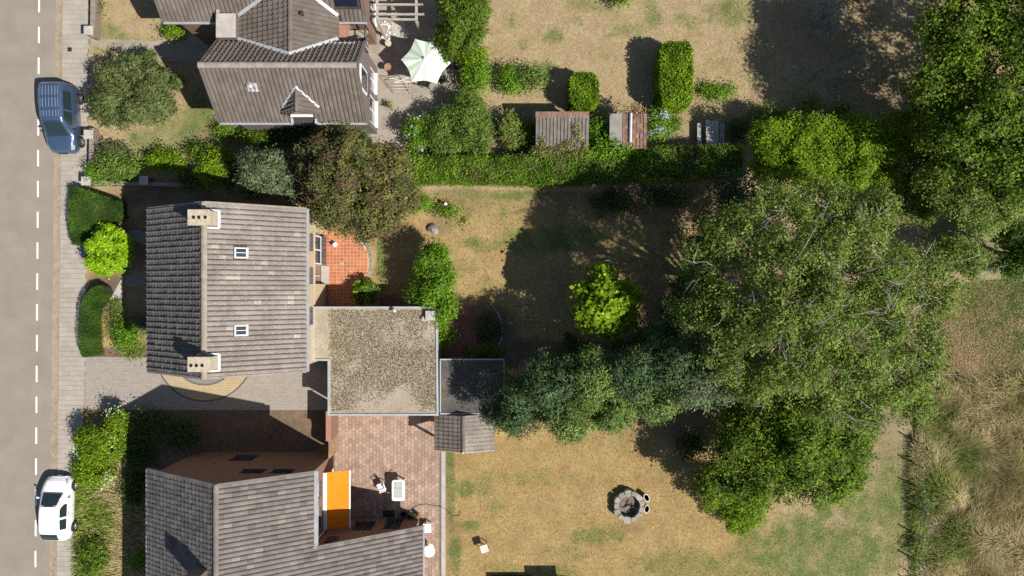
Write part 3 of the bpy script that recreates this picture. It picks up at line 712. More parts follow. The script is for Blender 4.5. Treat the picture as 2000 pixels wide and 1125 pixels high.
# dashes of the centre line
for k in range(-12, 34):
    y0 = -8+60.2*k; y1 = y0+32
    xa = 76.5-7.2*y0/1100; xb = 76.5-7.2*y1/1100
    p, q = W(xa, y0), W(xb, y1)
    mb = MB(); wv = 0.055
    mb.box(-wv, wv, q.y-p.y, 0, 0.0, 0.004)
    ob = mb.build('lane_marking', m_line, road); ob.location = ((p.x+q.x)/2, p.y, 0.0045)
mb = MB(); a = [W(road_x(y)+4, y) for y in YS]; c_ = [W(walk_x(y), y) for y in YS]
mb.ngon([(p.x,p.y,0.012) for p in a]+[(p.x,p.y,0.012) for p in reversed(c_)])
pav = struct('pavement', mb, m_joint)
rs = np.random.RandomState(5); vr = []
for i in range(8):
    vr.append(MB().box(0.005,0.445,0.005,0.295,0,0.03+0.004*rs.rand(), r=rs.rand()))
pl = []
for j in range(130):
    y = 19.5-j*0.3; py = 562.5-y/K(); xl = W(road_x(py)+5, 0).x; xr = W(walk_x(py), 0).x
    x = xl-(0.22 if j % 2 else 0.0)
    while x < xr-0.12:
        x0 = max(x, xl); x1 = min(x+0.45, xr)
        if x1-x0 > 0.1:
            pl.append((Matrix.Translation((x0, y, 0.013)) @ Matrix.Rotation(rs.randn()*0.006,4,'Z') @ Matrix.Diagonal(((x1-x0)/0.45,1,1,1)), rs.randint(8)))
        x += 0.45
pieces('paving_slab', pav, vr, pl, m_slab, key=lambda t: abs(t[0].translation.y))
# ---------------------------------------------------------------- driveway of the middle house
mb = MB(); pts = [(168,697),(648,697),(648,801),(240,801),(165,797)]
mb.ngon([(*W(*p)[:2],0.016) for p in reversed(pts)]); drive = struct('driveway', mb, m_clinker)
def ring_sheet(c, r0, r1, a0, a1, z, n=40):
    mb = MB(); pts = []
    for k in range(n+1):
        a = a0+(a1-a0)*k/n; pts += [(c[0]+r0*math.cos(a), c[1]+r0*math.sin(a), z),(c[0]+r1*math.cos(a), c[1]+r1*math.sin(a), z)]
    return mb.add(pts, [(2*k,2*k+1,2*k+3,2*k+2) for k in range(n)])
cc = W(400, 688)
for (r0,r1,m,z) in ((0.0,1.95,m_clinkg,0.020),(1.95,2.05,m_clinkd,0.021),(2.05,2.95,m_clinky,0.022),(2.95,3.05,m_clinkd,0.023)):
    ob = ring_sheet(cc, r0, r1, math.pi*1.02, math.pi*1.98, z).build('paving_ring', m, drive)
# curved clinker path to the front door (in the shade)
pth = struct('front_path', ring_sheet(W(262,505), 1.05, 1.75, -math.pi*0.62, math.pi*0.62, 0.014), m_clinkg)
mb = MB(); mb.ngon([(*W(*p)[:2],0.012) for p in [(215,585),(240,540),(240,560),(238,600),(232,585)]][::-1])
struct('step_path', mb, m_conc)
# ---------------------------------------------------------------- grey gravel patio of the north house
mb = MB(); mb.ngon([(*W(*p)[:2],0.010) for p in [(700,-40),(880,-40),(880,120),(905,190),(930,215),(900,250),(790,292),(700,300)]][::-1])
struct('gravel_patio', mb, m_gravel)
mb = MB(); mb.ngon([(*W(*p)[:2],0.014) for p in [(765,38),(790,42),(798,75),(765,72)]][::-1])
struct('patio_concrete', mb, m_conc)
mb = MB(); mb.ngon([(*W(*p)[:2],0.009) for p in [(370,70),(470,70),(470,125),(300,118),(180,88),(178,75),(300,80)]][::-1])
struct('garden_path', mb, m_gravel)
# ---------------------------------------------------------------- terracotta patio behind the middle house
PX0, PY0, PY1 = -11.42, -1.1, 3.28
mb = MB(); C0 = (W(638,0).x, W(0,513).y); R0 = 84*K()
arc = [(C0[0]+R0*math.cos(a), C0[1]+R0*1.0*math.sin(a)) for a in np.linspace(-0.62, math.pi*0.40, 26)]
foot = [(PX0, PY0),(W(692,0).x, PY0)]+arc+[(PX0, arc[-1][1])]
mb.ngon([(p[0],p[1],0.035) for p in foot]); pat = struct('terracotta_patio', mb, m_grout)
rs = np.random.RandomState(8); ts = 0.212
vr = [MB().box(0.011,ts-0.011,0.011,ts-0.011,0,0.006, r=rs.rand()) for _ in range(7)]
pl = []
fa = np.array(foot); nyt = int((arc[-1][1]-PY0)/ts)+1
for i in range(14):
    for j in range(nyt):
        x, y = PX0+i*ts, PY0+j*ts
        cs = np.array([(x+0.02,y+0.02),(x+ts-0.02,y+0.02),(x+ts-0.02,y+ts-0.02),(x+0.02,y+ts-0.02)])
        if not in_poly(cs[:,0], cs[:,1], foot).all(): continue
        if i == 4 and abs(y-W(0,514).y) < 0.11: continue
        pl.append((Matrix.Translation((x, y, 0.034)), rs.randint(7)))
pieces('patio_tile', pat, vr, pl, m_terra)
MB().box(PX0+4*ts+.03,PX0+5*ts-.03,W(0,514).y-.02,W(0,514).y+.13,0.034,0.046).build('drain_cover', m_steel, pat)
vr = [MB().box(0.004,0.21,0.004,0.095,0,0.07, r=rs.rand()) for _ in range(5)]; pl = []
nb = 38
for k in range(nb):
    a = -0.62+(math.pi*0.42+0.62)*k/(nb-1)
    pl.append((Matrix.Translation((C0[0]+(R0-0.02)*math.cos(a), C0[1]+(R0-0.02)*math.sin(a), 0.0)) @ Matrix.Rotation(a,4,'Z'), rs.randint(5)))
pieces('edging_brick', pat, vr, pl, m_stone)
# red tile strips behind the garage
def tile_field(name, x0, x1, y0, y1, ts, mat, basemat, seed):
    mb = MB(); mb.ngon([(x0-.05,y0-.05,0.02),(x1+.05,y0-.05,0.02),(x1+.05,y1+.05,0.02),(x0-.05,y1+.05,0.02)]); s = struct(name, mb, basemat)
    rs = np.random.RandomState(seed); vr = [MB().box(0.004,ts-0.004,0.004,ts-0.004,0,0.012, r=rs.rand()) for _ in range(6)]
    pl = [(Matrix.Translation((x0+i*ts, y0+j*ts, 0.02)), rs.randint(6)) for i in range(int(round((x1-x0)/ts))) for j in range(int(round((y1-y0)/ts)))]
    pieces('patio_tile', s, vr, pl, mat)
    return s
a, b_ = W(866,702), W(929,600)
tile_field('red_tile_terrace', a.x, b_.x, a.y, b_.y, 0.3, m_redtile, m_joint, 3)
a, b_ = W(744,598), W(779,577)
tile_field('red_tile_strip', a.x, b_.x, a.y, b_.y, 0.22, m_redtile, m_joint, 4)
# ---------------------------------------------------------------- brick patio of the south house
x0, x1 = -10.9, W(861,0).x; y1, y0 = -7.25, -18.6
mb = MB(); mb.ngon([(x0,y0,0.016),(x1,y0,0.016),(x1,y1,0.016),(x0,y1,0.016)]); sp = struct('brick_patio', mb, m_joint)
rs = np.random.RandomState(9); bw, bl = 0.213, 0.285
vr = [MB().box(0.006,bw-0.006,0.006,bl-0.006,0,0.022+0.004*rs.rand(), r=rs.rand()) for _ in range(12)]; pl = []
for i in range(int((x1-x0)/bw)):
    y = y1-bl-(bl/2 if i % 2 else 0)
    while y > y0:
        x = x0+i*bw
        if not (x < -5.4 and y < -14.3):
            pl.append((Matrix.Translation((x, y, 0.017)), rs.randint(12)))
        y -= bl
pieces('paving_brick', sp, vr, pl, m_patbrick, key=lambda t: abs(t[0].translation.x+7)+abs(t[0].translation.y+10.3))
mb = MB(); mb.box(W(862,0).x, W(870,0).x, -18.6, -9.4, 0.0, 0.06)
struct('kerb', mb, m_conc)
# ---------------------------------------------------------------- middle house
TILE = tile_variants(0.30, 0.33, 0.075, 0.085, 8, seed=2); TILEG = tile_variants(0.26, 0.33, 0.05, 0.018, 10, seed=3, groove=True, pale=2.6)
def gable_wall(mb, axis, at, t, lo, hi, z0, zr, mid):
    """triangular top of a gable: prism between lo..hi at z0 with apex (mid, zr)"""
    tri = [(lo,z0),(hi,z0),(mid,zr)]
    A = [(p[0],at,p[1]) if axis == 'y' else (at,p[0],p[1]) for p in tri]; B = [(p[0],at+t,p[1]) if axis == 'y' else (at+t,p[0],p[1]) for p in tri]
    mb.add(A+B, [(0,1,2),(5,4,3),(0,3,4,1),(1,4,5,2),(2,5,3,0)])
def chimney(root, x0,x1,y0,y1,zb,zt, holes, mat=m_concmoss, hr=0.09):
    ch = MB().box(x0+.04,x1-.04,y0+.04,y1-.04,zb,zt-0.1).build('chimney', mat, root)
    MB().box(x0,x1,y0,y1,zt-0.1,zt).build('chimney_cap', mat, ch, bevel=0.012)
    for (hx,hy) in holes:
        mb = MB().lathe([(hr*1.18,zt-0.02),(hr*1.18,zt+0.02),(hr*0.98,zt+0.02),(hr*0.97,zt+0.0105)], (hx,hy,0), 14); fl = mb.build('flue', mat, ch)
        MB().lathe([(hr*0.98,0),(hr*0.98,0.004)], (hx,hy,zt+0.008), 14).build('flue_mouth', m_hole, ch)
    return ch
H = thing('detached_house', 'cream brick house with weathered grey tiled gable roof and two concrete chimneys beside the driveway', 'house', (-15.42,-0.1,0))
ex0, ex1, ry, zr, ze = -19.70, -11.14, -15.42, 7.8, 5.0
yN, yS = 4.30, -4.53; wx0, wx1, wyN, wyS = -19.38, -11.43, 4.06, -4.3
sl = (zr-ze)/(ry-ex0); zw = ze+sl*(wx0-ex0)-0.12
openE = [(2.09,3.10,3.2,4.5),(0.22,1.17,3.2,4.5),(-2.09,-1.08,3.2,4.5),(0.24,3.29,0.0,2.4)]
mb = MB()
wall_x(mb, wx1, wyS, wyN, 0, zw, -0.3, openE)
wall_x(mb, wx0, wyS, wyN, 0, zw, 0.3, [(-3.6,-1.4,0.9,2.2),(1.2,3.2,0.9,2.2),(-0.6,0.4,0.0,2.1),(-3.4,-1.8,3.1,4.4),(1.3,2.9,3.1,4.4)])
wall_y(mb, wyN, wx0+.3, wx1-.3, 0, zw, -0.3); wall_y(mb, wyS, wx0+.3, wx1-.3, 0, zw, 0.3)
gable_wall(mb, 'y', wyN, -0.3, wx0, wx1, zw, zr-0.18, ry); gable_wall(mb, 'y', wyS, 0.3, wx0, wx1, zw, zr-0.18, ry)
hw = mb.build('wall', m_cream, H)
MB().box(wx1-0.002,wx1+0.045,-1.05,wyN+.02,2.46,2.53).build('string_course', m_conc, hw)
for (a,b2,c1,d1) in openE[:3]: win_x(H, wx1, 1, a, b2, c1, d1, m_white, m_darkbrick, 0.09, 1, sillout=0.10)
for (a,b2,c1,d1) in [(-3.6,-1.4,0.9,2.2),(1.2,3.2,0.9,2.2),(-3.4,-1.8,3.1,4.4),(1.3,2.9,3.1,4.4)]: win_x(H, wx0, -1, a, b2, c1, d1, m_white, m_darkbrick, 0.09, 2)
fd = MB().box(wx0+0.1,wx0+0.16,-0.6,0.4,0,2.1).build('door', m_brownpaint, H); MB().box(wx0+0.05,wx0+0.1,0.25,0.29,1.0,1.15).build('handle', m_steel, fd)
# recessed garden front: long window over dark brick sill, door with slab
mb = MB(); wall_x(mb, wx1-0.34, 0.24, 3.29, 0, 2.4, -0.12, [(1.42,3.12,0.75,2.15),(0.36,1.28,0.05,2.15)]); mb.build('alcove_wall', m_pinkbrick, H)
MB().box(wx1-0.34,wx1,0.24,3.29,2.4,2.43).build('alcove_soffit', m_zinc, H)
win_x(H, wx1-0.10, 1, 1.42, 3.12, 0.55, 2.15, m_white, None, 0.05, 1)
mb = MB()
for k in range(16): mb.box(wx1-0.16, wx1+0.06, 1.42+k*0.106+.006, 1.42+(k+1)*0.106-.006, 0.30, 0.50, r=random.random())
mb.build('sill', m_darkbrick, H); MB().box(wx1-0.3,wx1-0.02,1.38,3.2,0.0,0.30).build('plinth', m_pinkbrick, H)
gd = MB().box(wx1-0.40,wx1-0.35,0.36,1.28,0.05,2.15).build('garden_door', m_brownpaint, H)
MB().tube([(wx1-0.33,0.72,1.4),(wx1-0.24,0.72,1.4),(wx1-0.22,0.74,1.2),(wx1-0.24,0.74,0.6),(wx1-0.33,0.74,0.6)],0.022,6).build('handle', m_white, gd)
MB().box(wx1-0.3,wx1+0.18,0.26,1.36,0.0,0.09).build('doorstep', m_conc, H)
# roof deck, tiles, ridge, gutters
mb = MB(); t = 0.10
for (xe) in (ex0, ex1):
    P = [(xe,yS+.03,ze-.03),(xe,yN-.03,ze-.03),(ry,yN-.03,zr-.03),(ry,yS+.03,zr-.03)]
    if xe == ex0: P = P[::-1]
    mb.slab(P, t)
rf = mb.build('roof', m_deck, H)
rs = np.random.RandomState(12); lv = math.hypot(ry-ex0, zr-ze); c_, s_ = (ry-ex0)/lv, (zr-ze)/lv
def skyl(p): return not any(abs(p.x+13.93) < 0.34 and abs(p.y-yy) < 0.30 for yy in (1.81,-2.18)) and not any(-15.95 < p.x < -14.8 and a < p.y < b for a,b in ((3.02,3.92),(-4.2,-3.32)))
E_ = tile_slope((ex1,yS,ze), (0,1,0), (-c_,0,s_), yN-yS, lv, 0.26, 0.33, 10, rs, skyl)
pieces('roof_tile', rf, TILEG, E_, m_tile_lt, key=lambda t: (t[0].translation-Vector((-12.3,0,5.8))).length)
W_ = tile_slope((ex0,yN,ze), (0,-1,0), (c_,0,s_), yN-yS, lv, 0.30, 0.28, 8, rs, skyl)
pieces('roof_tile', rf, TILE, W_, m_tile_shaded, key=lambda t: (t[0].translation-Vector((-17.5,0,6))).length)
ridge(rf, (ry,yS-.02,zr+0.01), (ry,yN+.02,zr+0.01), m_ridge, 0.15, 0.42)
for yy in (yS, yN):
    for xe in (ex0, ex1):
        MB().beam((xe,yy,ze+0.01),(ry,yy,zr+0.01),0.10,0.15).build('verge', m_ridge, rf)
MB().box(ex1-0.01,ex1+0.13,yS,yN,ze-0.10,ze-0.02).build('gutter', m_zinc, rf)
MB().box(ex0-0.10,ex0+0.01,yS,yN,ze-0.10,ze-0.02).build('gutter', m_lead, rf)
for y0_, y1_, hs in ((3.08,3.86,[(-15.62,3.47),(-15.36,3.47),(-15.05,3.47)]), (-4.13,-3.38,[(-15.75,-3.8),(-15.48,-3.8),(-15.2,-3.8)])):
    ch = chimney(H, -15.93,-14.85,y0_,y1_,6.6,8.5, hs)
    mb = MB(); z1_ = zr-sl*(15.42-14.85)
    mb.slab([(-14.86,y0_-.05,z1_+.12),(-14.74,y0_-.05,z1_+.05),(-14.74,y1_+.05,z1_+.05),(-14.86,y1_+.05,z1_+.12)],0.03)
    for yy in (y0_-.10, y1_+.0): mb.slab([(-15.9,yy,7.56),(-15.42,yy,7.87),(-15.42,yy+.1,7.87),(-15.9,yy+.1,7.56)],0.03); mb.slab([(-15.42,yy,7.87),(-14.8,yy,7.46),(-14.8,yy+.1,7.46),(-15.42,yy+.1,7.87)],0.03)
    mb.build('flashing', m_lead, ch)
for yy in (1.81,-2.18):
    xc = -13.93; zc = zr-sl*(xc-ry); ang = math.atan(sl)
    fr = MB(); 
    for (dx,dy,lx,ly) in ((0,0.235,0.58,0.04),(0,-0.235,0.58,0.04),(0.27,0,0.04,0.43),(-0.27,0,0.04,0.43),(0,0,0.50,0.025)):
        fr.obox((xc+dx*math.cos(ang), yy+dy, zc+0.09-dx*math.sin(ang)), (lx,ly,0.09), 0, 0, ang)
    w_ = fr.build('skylight', m_white, rf)
    MB().obox((xc,yy,zc+0.09),(0.56,0.44,0.02),0,0,ang).build('pane', m_glass, w_)
    MB().obox((xc+0.0,yy,zc+0.045),(0.70,0.58,0.03),0,0,ang).build('flashing', m_lead, w_)

# ---------------------------------------------------------------- flat roofed garage behind it
G = thing('garage', 'flat roofed garage with mossy gravel roof between driveway and brick patio', 'garage', (-7.5,-4.2,0))
g = [(-11.4,-1.12),(-11.4,-4.13),(-10.54,-4.13),(-10.54,-7.28),(-4.28,-7.28),(-4.34,-1.12)]
MB().prism([(p[0]*0.985-0.11,p[1]*0.985-0.06) for p in g], 0.0, 2.58).build('wall', m_cream, G)
m_roofgravel = PM('roof_gravel', (0.26,0.212,0.148), (0.43,0.37,0.28), 0.9, 16, 0.97, 0.6, 0.03, mid=(0.35,0.295,0.215))
rg = MB().prism(g, 2.58, 2.70).build('roof', m_roofgravel, G)
mb = MB()
for i in range(6):
    a, b2 = g[i], g[(i+1)%6]; d = Vector((b2[0]-a[0], b2[1]-a[1],0)).normalized()*0.055
    mb.beam((a[0]-d.x,a[1]-d.y,2.705),(b2[0]+d.x,b2[1]+d.y,2.705),0.11,0.13 if i % 2 else 0.126)
mb.build('roof_edging', m_zinc, rg)
# moss clumps and stones over the gravel
rs = np.random.RandomState(77); n = 24000
x = -11.2+6.8*rs.rand(n); y = -7.1+5.85*rs.rand(n)
k_ = (fbm(x+30,y+30,0.55,71) + 0.10*np.clip((y+5.5)/3,-1,1) + 0.06*np.clip((x+9.5)/3,-1,1)+0.22*(fbm(x,y,2.2,72)-0.5)+0.09*rs.randn(n) > 0.515) & ((x > -10.4)|(y > -4.0)) & (x > -10.6+0.3*rs.rand(n))
x, y = x[k_], y[k_]; m = len(x)
P = np.stack([x,y,2.715+0.02*rs.rand(m)],1); N = unit(np.array([0,0,1.0])+0.7*rs.randn(m,3)); T = rs.randn(m,3); T = unit(T-N*(T*N).sum(1,keepdims=True)); s2 = 0.03+0.06*rs.rand(m)
L_moss = LEAF('roof_moss', (0.12,0.09,0.045), (0.23,0.18,0.105), (0.40,0.34,0.25), 0.0, 0.95)
stuff(foliage('moss', rg, L_moss, (P,N,T,s2,s2*0.8,rs.rand(m))))
n = 7000; x = -11.3+6.95*rs.rand(n); y = -7.2+6.0*rs.rand(n); k_ = (x > -10.45)|(y > -4.05); x, y = x[k_], y[k_]; m = len(x)
P = np.stack([x,y,2.712+0.012*rs.rand(m)],1); N = unit(np.array([0,0,1.0])+0.5*rs.randn(m,3)); T = rs.randn(m,3); T = unit(T-N*(T*N).sum(1,keepdims=True)); s2 = 0.02+0.03*rs.rand(m)
stuff(foliage('gravel', rg, LEAF('loose_gravel', (0.24,0.20,0.15), (0.36,0.31,0.24), (0.52,0.47,0.39), 0.0, 0.95), (P,N,T,s2,s2*0.9,rs.rand(m))))
ch = MB().box(-4.95,-4.40,-1.85,-1.30,2.6,3.02).build('chimney', m_conc, G, bevel=0.01)
MB().box(-4.80,-4.55,-1.70,-1.45,3.0,3.03).build('chimney_lid', m_zinc, ch)
MB().lathe([(0.06,2.7),(0.06,2.95),(0.12,2.95),(0.12,3.02),(0.02,3.08)],(-6.75,-1.28,0),12).build('vent_pipe', m_zinc, G)
MB().beam((-6.8,-1.24,2.72),(-6.5,-1.2,2.72),0.03,0.03).build('vent_bracket', m_lead, G)
MB().lathe([(0.06,2.7),(0.13,2.72),(0.14,2.86),(0.05,2.92)],(-5.08,-1.75,0),12).build('roof_outlet', m_conc, G)
# ---------------------------------------------------------------- low annex with felt roof
A = thing('annex', 'low annex with dark felt roof and leaf litter beside the gravel roofed garage', 'shed', (-2.2,-5.7,0))
MB().box(-4.1,-0.55,-7.2,-4.25,0,2.3).build('wall', m_pinkbrick, A)
ar = MB().box(-4.17,-0.44,-7.28,-4.14,2.3,2.42).build('roof', m_bitumen, A)
mb = MB()
for (p,q_) in (((-4.17,-4.14),(-0.44,-4.14)),((-4.17,-7.28),(-0.44,-7.28))): mb.beam((*p,2.43),(*q_,2.43),0.07,0.10)
for (p,q_) in (((-4.15,-7.2),(-4.15,-4.2)),((-0.47,-7.2),(-0.47,-4.2))): mb.beam((*p,2.428),(*q_,2.428),0.06,0.096)
mb.build('roof_edging', m_zinc, ar)
rs = np.random.RandomState(78); n = 2600; x = -4.05+3.5*rs.rand(n); y = -7.15+2.9*rs.rand(n); k_ = fbm(x+9,y+9,0.8,73) > 0.46; x, y = x[k_], y[k_]; m = len(x)
P = np.stack([x,y,2.435+0.015*rs.rand(m)],1); N = unit(np.array([0,0,1.0])+0.4*rs.randn(m,3)); T = rs.randn(m,3); T = unit(T-N*(T*N).sum(1,keepdims=True)); s2 = 0.04+0.05*rs.rand(m)
stuff(foliage('leaf_litter', ar, L_dryleaf, (P,N,T,s2,s2*0.6,rs.rand(m))))
# ---------------------------------------------------------------- tiled lean-to shelter
S_ = thing('tiled_shelter', 'small open shelter with grey tiled pitched roof at the patio corner', 'shelter', (-2.8,-8.3,0))
a0, a1, am, z0_, z1_, b0, b1 = -4.51, -1.04, -2.80, 2.2, 2.85, -9.45, -7.34
mb = MB(); mb.slab([(am,b0+.03,z1_-.03),(am,b1-.03,z1_-.03),(a0,b1-.03,z0_-.03),(a0,b0+.03,z0_-.03)],0.06); mb.slab([(a1,b0+.03,z0_-.03),(a1,b1-.03,z0_-.03),(am,b1-.03,z1_-.03),(am,b0+.03,z1_-.03)],0.06)
sr = mb.build('roof', m_woodb, S_)
T2 = tile_variants(0.24,0.30,0.035,0.035,6,seed=6); rs = np.random.RandomState(3)
lv1 = math.hypot(am-a0,z1_-z0_); lv2 = math.hypot(a1-am,z1_-z0_)
pieces('roof_tile', sr, T2, tile_slope((a0,b1,z0_),(0,-1,0),((am-a0)/lv1,0,(z1_-z0_)/lv1),b1-b0,lv1,0.24,0.30,6,rs), m_tile_br)  # west slope takes a darker tile, which paints its shade
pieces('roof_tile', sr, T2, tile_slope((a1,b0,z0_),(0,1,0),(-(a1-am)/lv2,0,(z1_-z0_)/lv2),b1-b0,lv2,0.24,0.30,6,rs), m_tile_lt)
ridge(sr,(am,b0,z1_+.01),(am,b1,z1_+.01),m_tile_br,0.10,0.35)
mb = MB(); mb.beam((a0,b0,z0_-.02),(am,b0,z1_-.02),0.05,0.14); mb.build('bargeboard', m_pine, sr)
MB().beam((am,b0,z1_-.02),(a1,b0,z0_-.02),0.05,0.14).build('bargeboard', m_greywood, sr)
MB().box(am-.05,am+.06,b0-.04,b0+.08,z1_+.0,z1_+.13).build('ridge_cap', m_lead, sr)
for (x,y) in ((a0+.15,b0+.12),(a1-.15,b0+.12),(a0+.15,b1-.05),(a1-.15,b1-.05)): MB().box(x-.06,x+.06,y-.06,y+.06,0,z0_).build('post', m_woodb, S_)
MB().box(a1-.22,a1-.14,b0+.2,b1-.1,0.0,2.1).build('back_wall', m_greywood, S_)

# ---------------------------------------------------------------- north house (two wings and a link)
N_ = thing('brick_house', 'mauve brick house with brown tiled H shaped roof and dormer beside the gravel patio', 'house', (-13,12,0))
TN = tile_variants(0.26,0.34,0.065,0.07,8,seed=5); TNG = tile_variants(0.24,0.34,0.045,0.015,8,seed=7,groove=True)
ZE, ZR = 4.4, 6.9; yr, ys_, yn_ = 11.46, 9.12, 13.80; xw, xe = -16.10, -7.98; slA = (ZR-ZE)/(yr-ys_)
ycS = 14.67; ycR = 18.2; slC = 1.0; ZRC = ZE+slC*(ycR-ycS); xcw = -19.2
bx, bz, bw0, bw1 = -11.7, 6.0, -14.95, -9.5; slBw = (bz-4.6)/(bx-bw0); slBe = (bz-4.6)/(bw1-bx)
zA = lambda p: ZR-slA*abs(p.y-yr); zB = lambda p: bz-(slBw*(bx-p.x) if p.x < bx else slBe*(p.x-bx)); zC = lambda p: ZE+slC*(p.y-ycS)
inB = lambda p: bw0 < p.x < bw1
mb = MB()
wall_x(mb, xe-.3, ys_+.35, yn_-.3, 0, ZE, -0.3, [(9.75,11.35,0.5,2.2),(11.7,13.0,0.7,2.1)])
gable_wall(mb, 'x', xe-.3, -0.3, ys_+.35, yn_-.3, ZE, ZR-.3, yr); 
wall_x(mb, xw+.3, ys_+.35, yn_-.3, 0, ZE, 0.3); gable_wall(mb, 'x', xw+.3, 0.3, ys_+.35, yn_-.3, ZE, ZR-.3, yr)
wall_y(mb, ys_+.35, xw+.6, xe-.6, 0, ZE, 0.3, [(-13.0,-11.6,0.9,2.2)])
mb.build('wall', m_mauvebrick, N_)
mb = MB(); wall_y(mb, ycS+.3, xcw+.4, xe-.35, 0, ZE+.2, 0.3, [(-16.6,-15.6,1.0,2.3)]); wall_x(mb, xe-.35, ycS+.6, 24, 0, ZE, -0.3, [(16.0,17.4,0.2,2.1)]); wall_x(mb, xcw+.4, ycS+.6, 24, 0, ZE, 0.3); mb.build('wall', m_redbrick, N_)
mb = MB(); mb.box(-15.2,-9.2,yn_-.1,ycS+.4,0,4.2); mb.build('link_wall', m_pinkbrick, N_)
win_x(N_, xe-.3, 1, 9.75, 11.35, 0.5, 2.2, m_white, m_white, 0.03, 1, sillout=0.12); win_x(N_, xe-.3, 1, 11.7, 13.0, 0.7, 2.1, m_white, m_white, 0.03, 1, sillout=0.12)
uw = MB().box(xe-.302,xe-.22,10.9,12.2,3.3,4.9).build('window', m_white, N_); MB().box(xe-.22,xe-.215,11.0,12.1,3.4,4.8).build('pane', m_glass, uw)
mb = MB()
for k in range(12): mb.box(xe-.3,xe-.12,10.9+k*.108+.006,10.9+(k+1)*.108-.006,3.12,3.28,r=random.random())
mb.build('sill', m_darkbrick, uw)
win_y(N_, ys_+.35, -1, -13.0,-11.6,0.9,2.2,m_white,m_white); win_y(N_, ycS+.3,-1,-16.6,-15.6,1.0,2.3,m_white,m_white,0.03)
win_x(N_, xe-.35, 1, 16.0,17.4,0.2,2.1,m_white,m_white,0.03)
# decks
mb = MB()
mb.slab([(xw,ys_,ZE-.04),(xe,ys_,ZE-.04),(xe,yr,ZR-.04),(xw,yr,ZR-.04)],0.1); mb.slab([(xw,yr,ZR-.04),(xe,yr,ZR-.04),(xe,yn_,ZE-.04),(xw,yn_,ZE-.04)],0.1)
mb.slab([(xcw,ycS,ZE-.04),(xe,ycS,ZE-.04),(xe,ycR,ZRC-.04),(xcw,ycR,ZRC-.04)],0.1); mb.slab([(xcw,ycR,ZRC-.04),(xe,ycR,ZRC-.04),(xe,ycR+4,ZRC-4.04),(xcw,ycR+4,ZRC-4.04)],0.1)
mb.slab([(bw0,12.0,4.56),(bx,12.0,bz-.04),(bx,17.0,bz-.04),(bw0,17.0,4.56)],0.1); mb.slab([(bx,12.0,bz-.04),(bw1,12.0,4.56),(bw1,17.0,4.56),(bx,17.0,bz-.04)],0.1)
nr = mb.build('roof', m_deck, N_)
rs = np.random.RandomState(15)
dmx0, dmx1 = -12.08, -10.72           # dormer opening
def clipS(p): return not (dmx0+.1 < p.x < dmx1-.1 and p.y < 9.75)
lvA = math.hypot(yr-ys_, ZR-ZE); cA, sA = (yr-ys_)/lvA, (ZR-ZE)/lvA
pieces('roof_tile', nr, TNG, tile_slope((xw,ys_,ZE),(1,0,0),(0,cA,sA),xe-xw,lvA,0.24,0.34,8,rs,clipS), m_tile_br)
pieces('roof_tile', nr, TN, tile_slope((xe,yn_,ZE),(-1,0,0),(0,-cA,sA),xe-xw,lvA,0.26,0.34,8,rs,lambda p: not (inB(p) and zB(p) > zA(p)+0.05) and not (p.x > -9.6 and p.y > 13.25) and not (p.x < -14.9 and p.x > -15.9 and p.y > 13.4)), m_tile_br)
lvC = math.hypot(ycR-ycS, ZRC-ZE); cC, sC = (ycR-ycS)/lvC, (ZRC-ZE)/lvC
def clipC(p): return not (inB(p) and zB(p) > zC(p)+0.05) and not (-9.55 < p.x < -8.3 and 15.25 < p.y < 17.6)
pieces('roof_tile', nr, TNG, tile_slope((xcw,ycS,ZE),(1,0,0),(0,cC,sC),xe-xcw,lvC*0.75,0.24,0.34,8,rs,clipC), m_tile_br)
for (eo,Ud,Vd,wdt) in (((bw0,16.9,4.6),(0,-1,0),(bx-bw0,0,bz-4.6),4.9),((bw1,12.0,4.6),(0,1,0),(-(bw1-bx),0,bz-4.6),4.9)):
    pieces('roof_tile', nr, TN, tile_slope(eo,Ud,Vd,wdt,Vector(Vd).length,0.26,0.34,8,rs,lambda p: zB(p) > zA(p)+0.02 and zB(p) > zC(p)+0.02), m_tile_br)
ridge(nr,(xw,yr,ZR+.02),(xe,yr,ZR+.02),m_ridge,0.15,0.42); ridge(nr,(bx,12.32,bz+.02),(bx,16.3,bz+.02),m_tile_br,0.12,0.42)
ridge(nr,(xcw,ycR,ZRC+.02),(xe,ycR,ZRC+.02),m_ridge,0.15,0.42)
def valley(x0,y0,z0,x1,y1,z1): MB().beam((x0,y0,z0+.15),(x1,y1,z1+.15),0.19,0.04).build('valley_flashing', m_lead, nr)
yA = lambda z: yr+(ZR-z)/slA; yC = lambda z: ycS+(z-ZE)/slC
valley(bx,yA(bz),bz, bw0,yA(4.6),4.6); valley(bx,yA(bz),bz, bw1,yA(4.6),4.6); valley(bx,yC(bz),bz, bw0,yC(4.6),4.6); valley(bx,yC(bz),bz, bw1,yC(4.6),4.6)
for (x_,zz) in ((xw,0),(xe,0)):
    for yy in (ys_,yn_): MB().beam((x_,yy,ZE+.0),(x_,yr,ZR+.0),0.08,0.16).build('verge', m_tile_br, nr)
MB().beam((xcw,ycS,ZE),(xcw,ycR,ZRC),0.08,0.16).build('verge', m_tile_br, nr); MB().beam((xe,ycS,ZE),(xe,ycR,ZRC),0.08,0.16).build('verge', m_tile_br, nr)
for (p,q_) in (((xw,ys_-.06),(dmx0,ys_-.06)),((dmx1,ys_-.06),(xe,ys_-.06)),((xcw,ycS-.06),(-15.9,ycS-.06)),((-9.6,ycS-.06),(xe,ycS-.06))): MB().beam((*p,ZE-.05),(*q_,ZE-.05),0.13,0.09).build('gutter', m_zinc, nr)
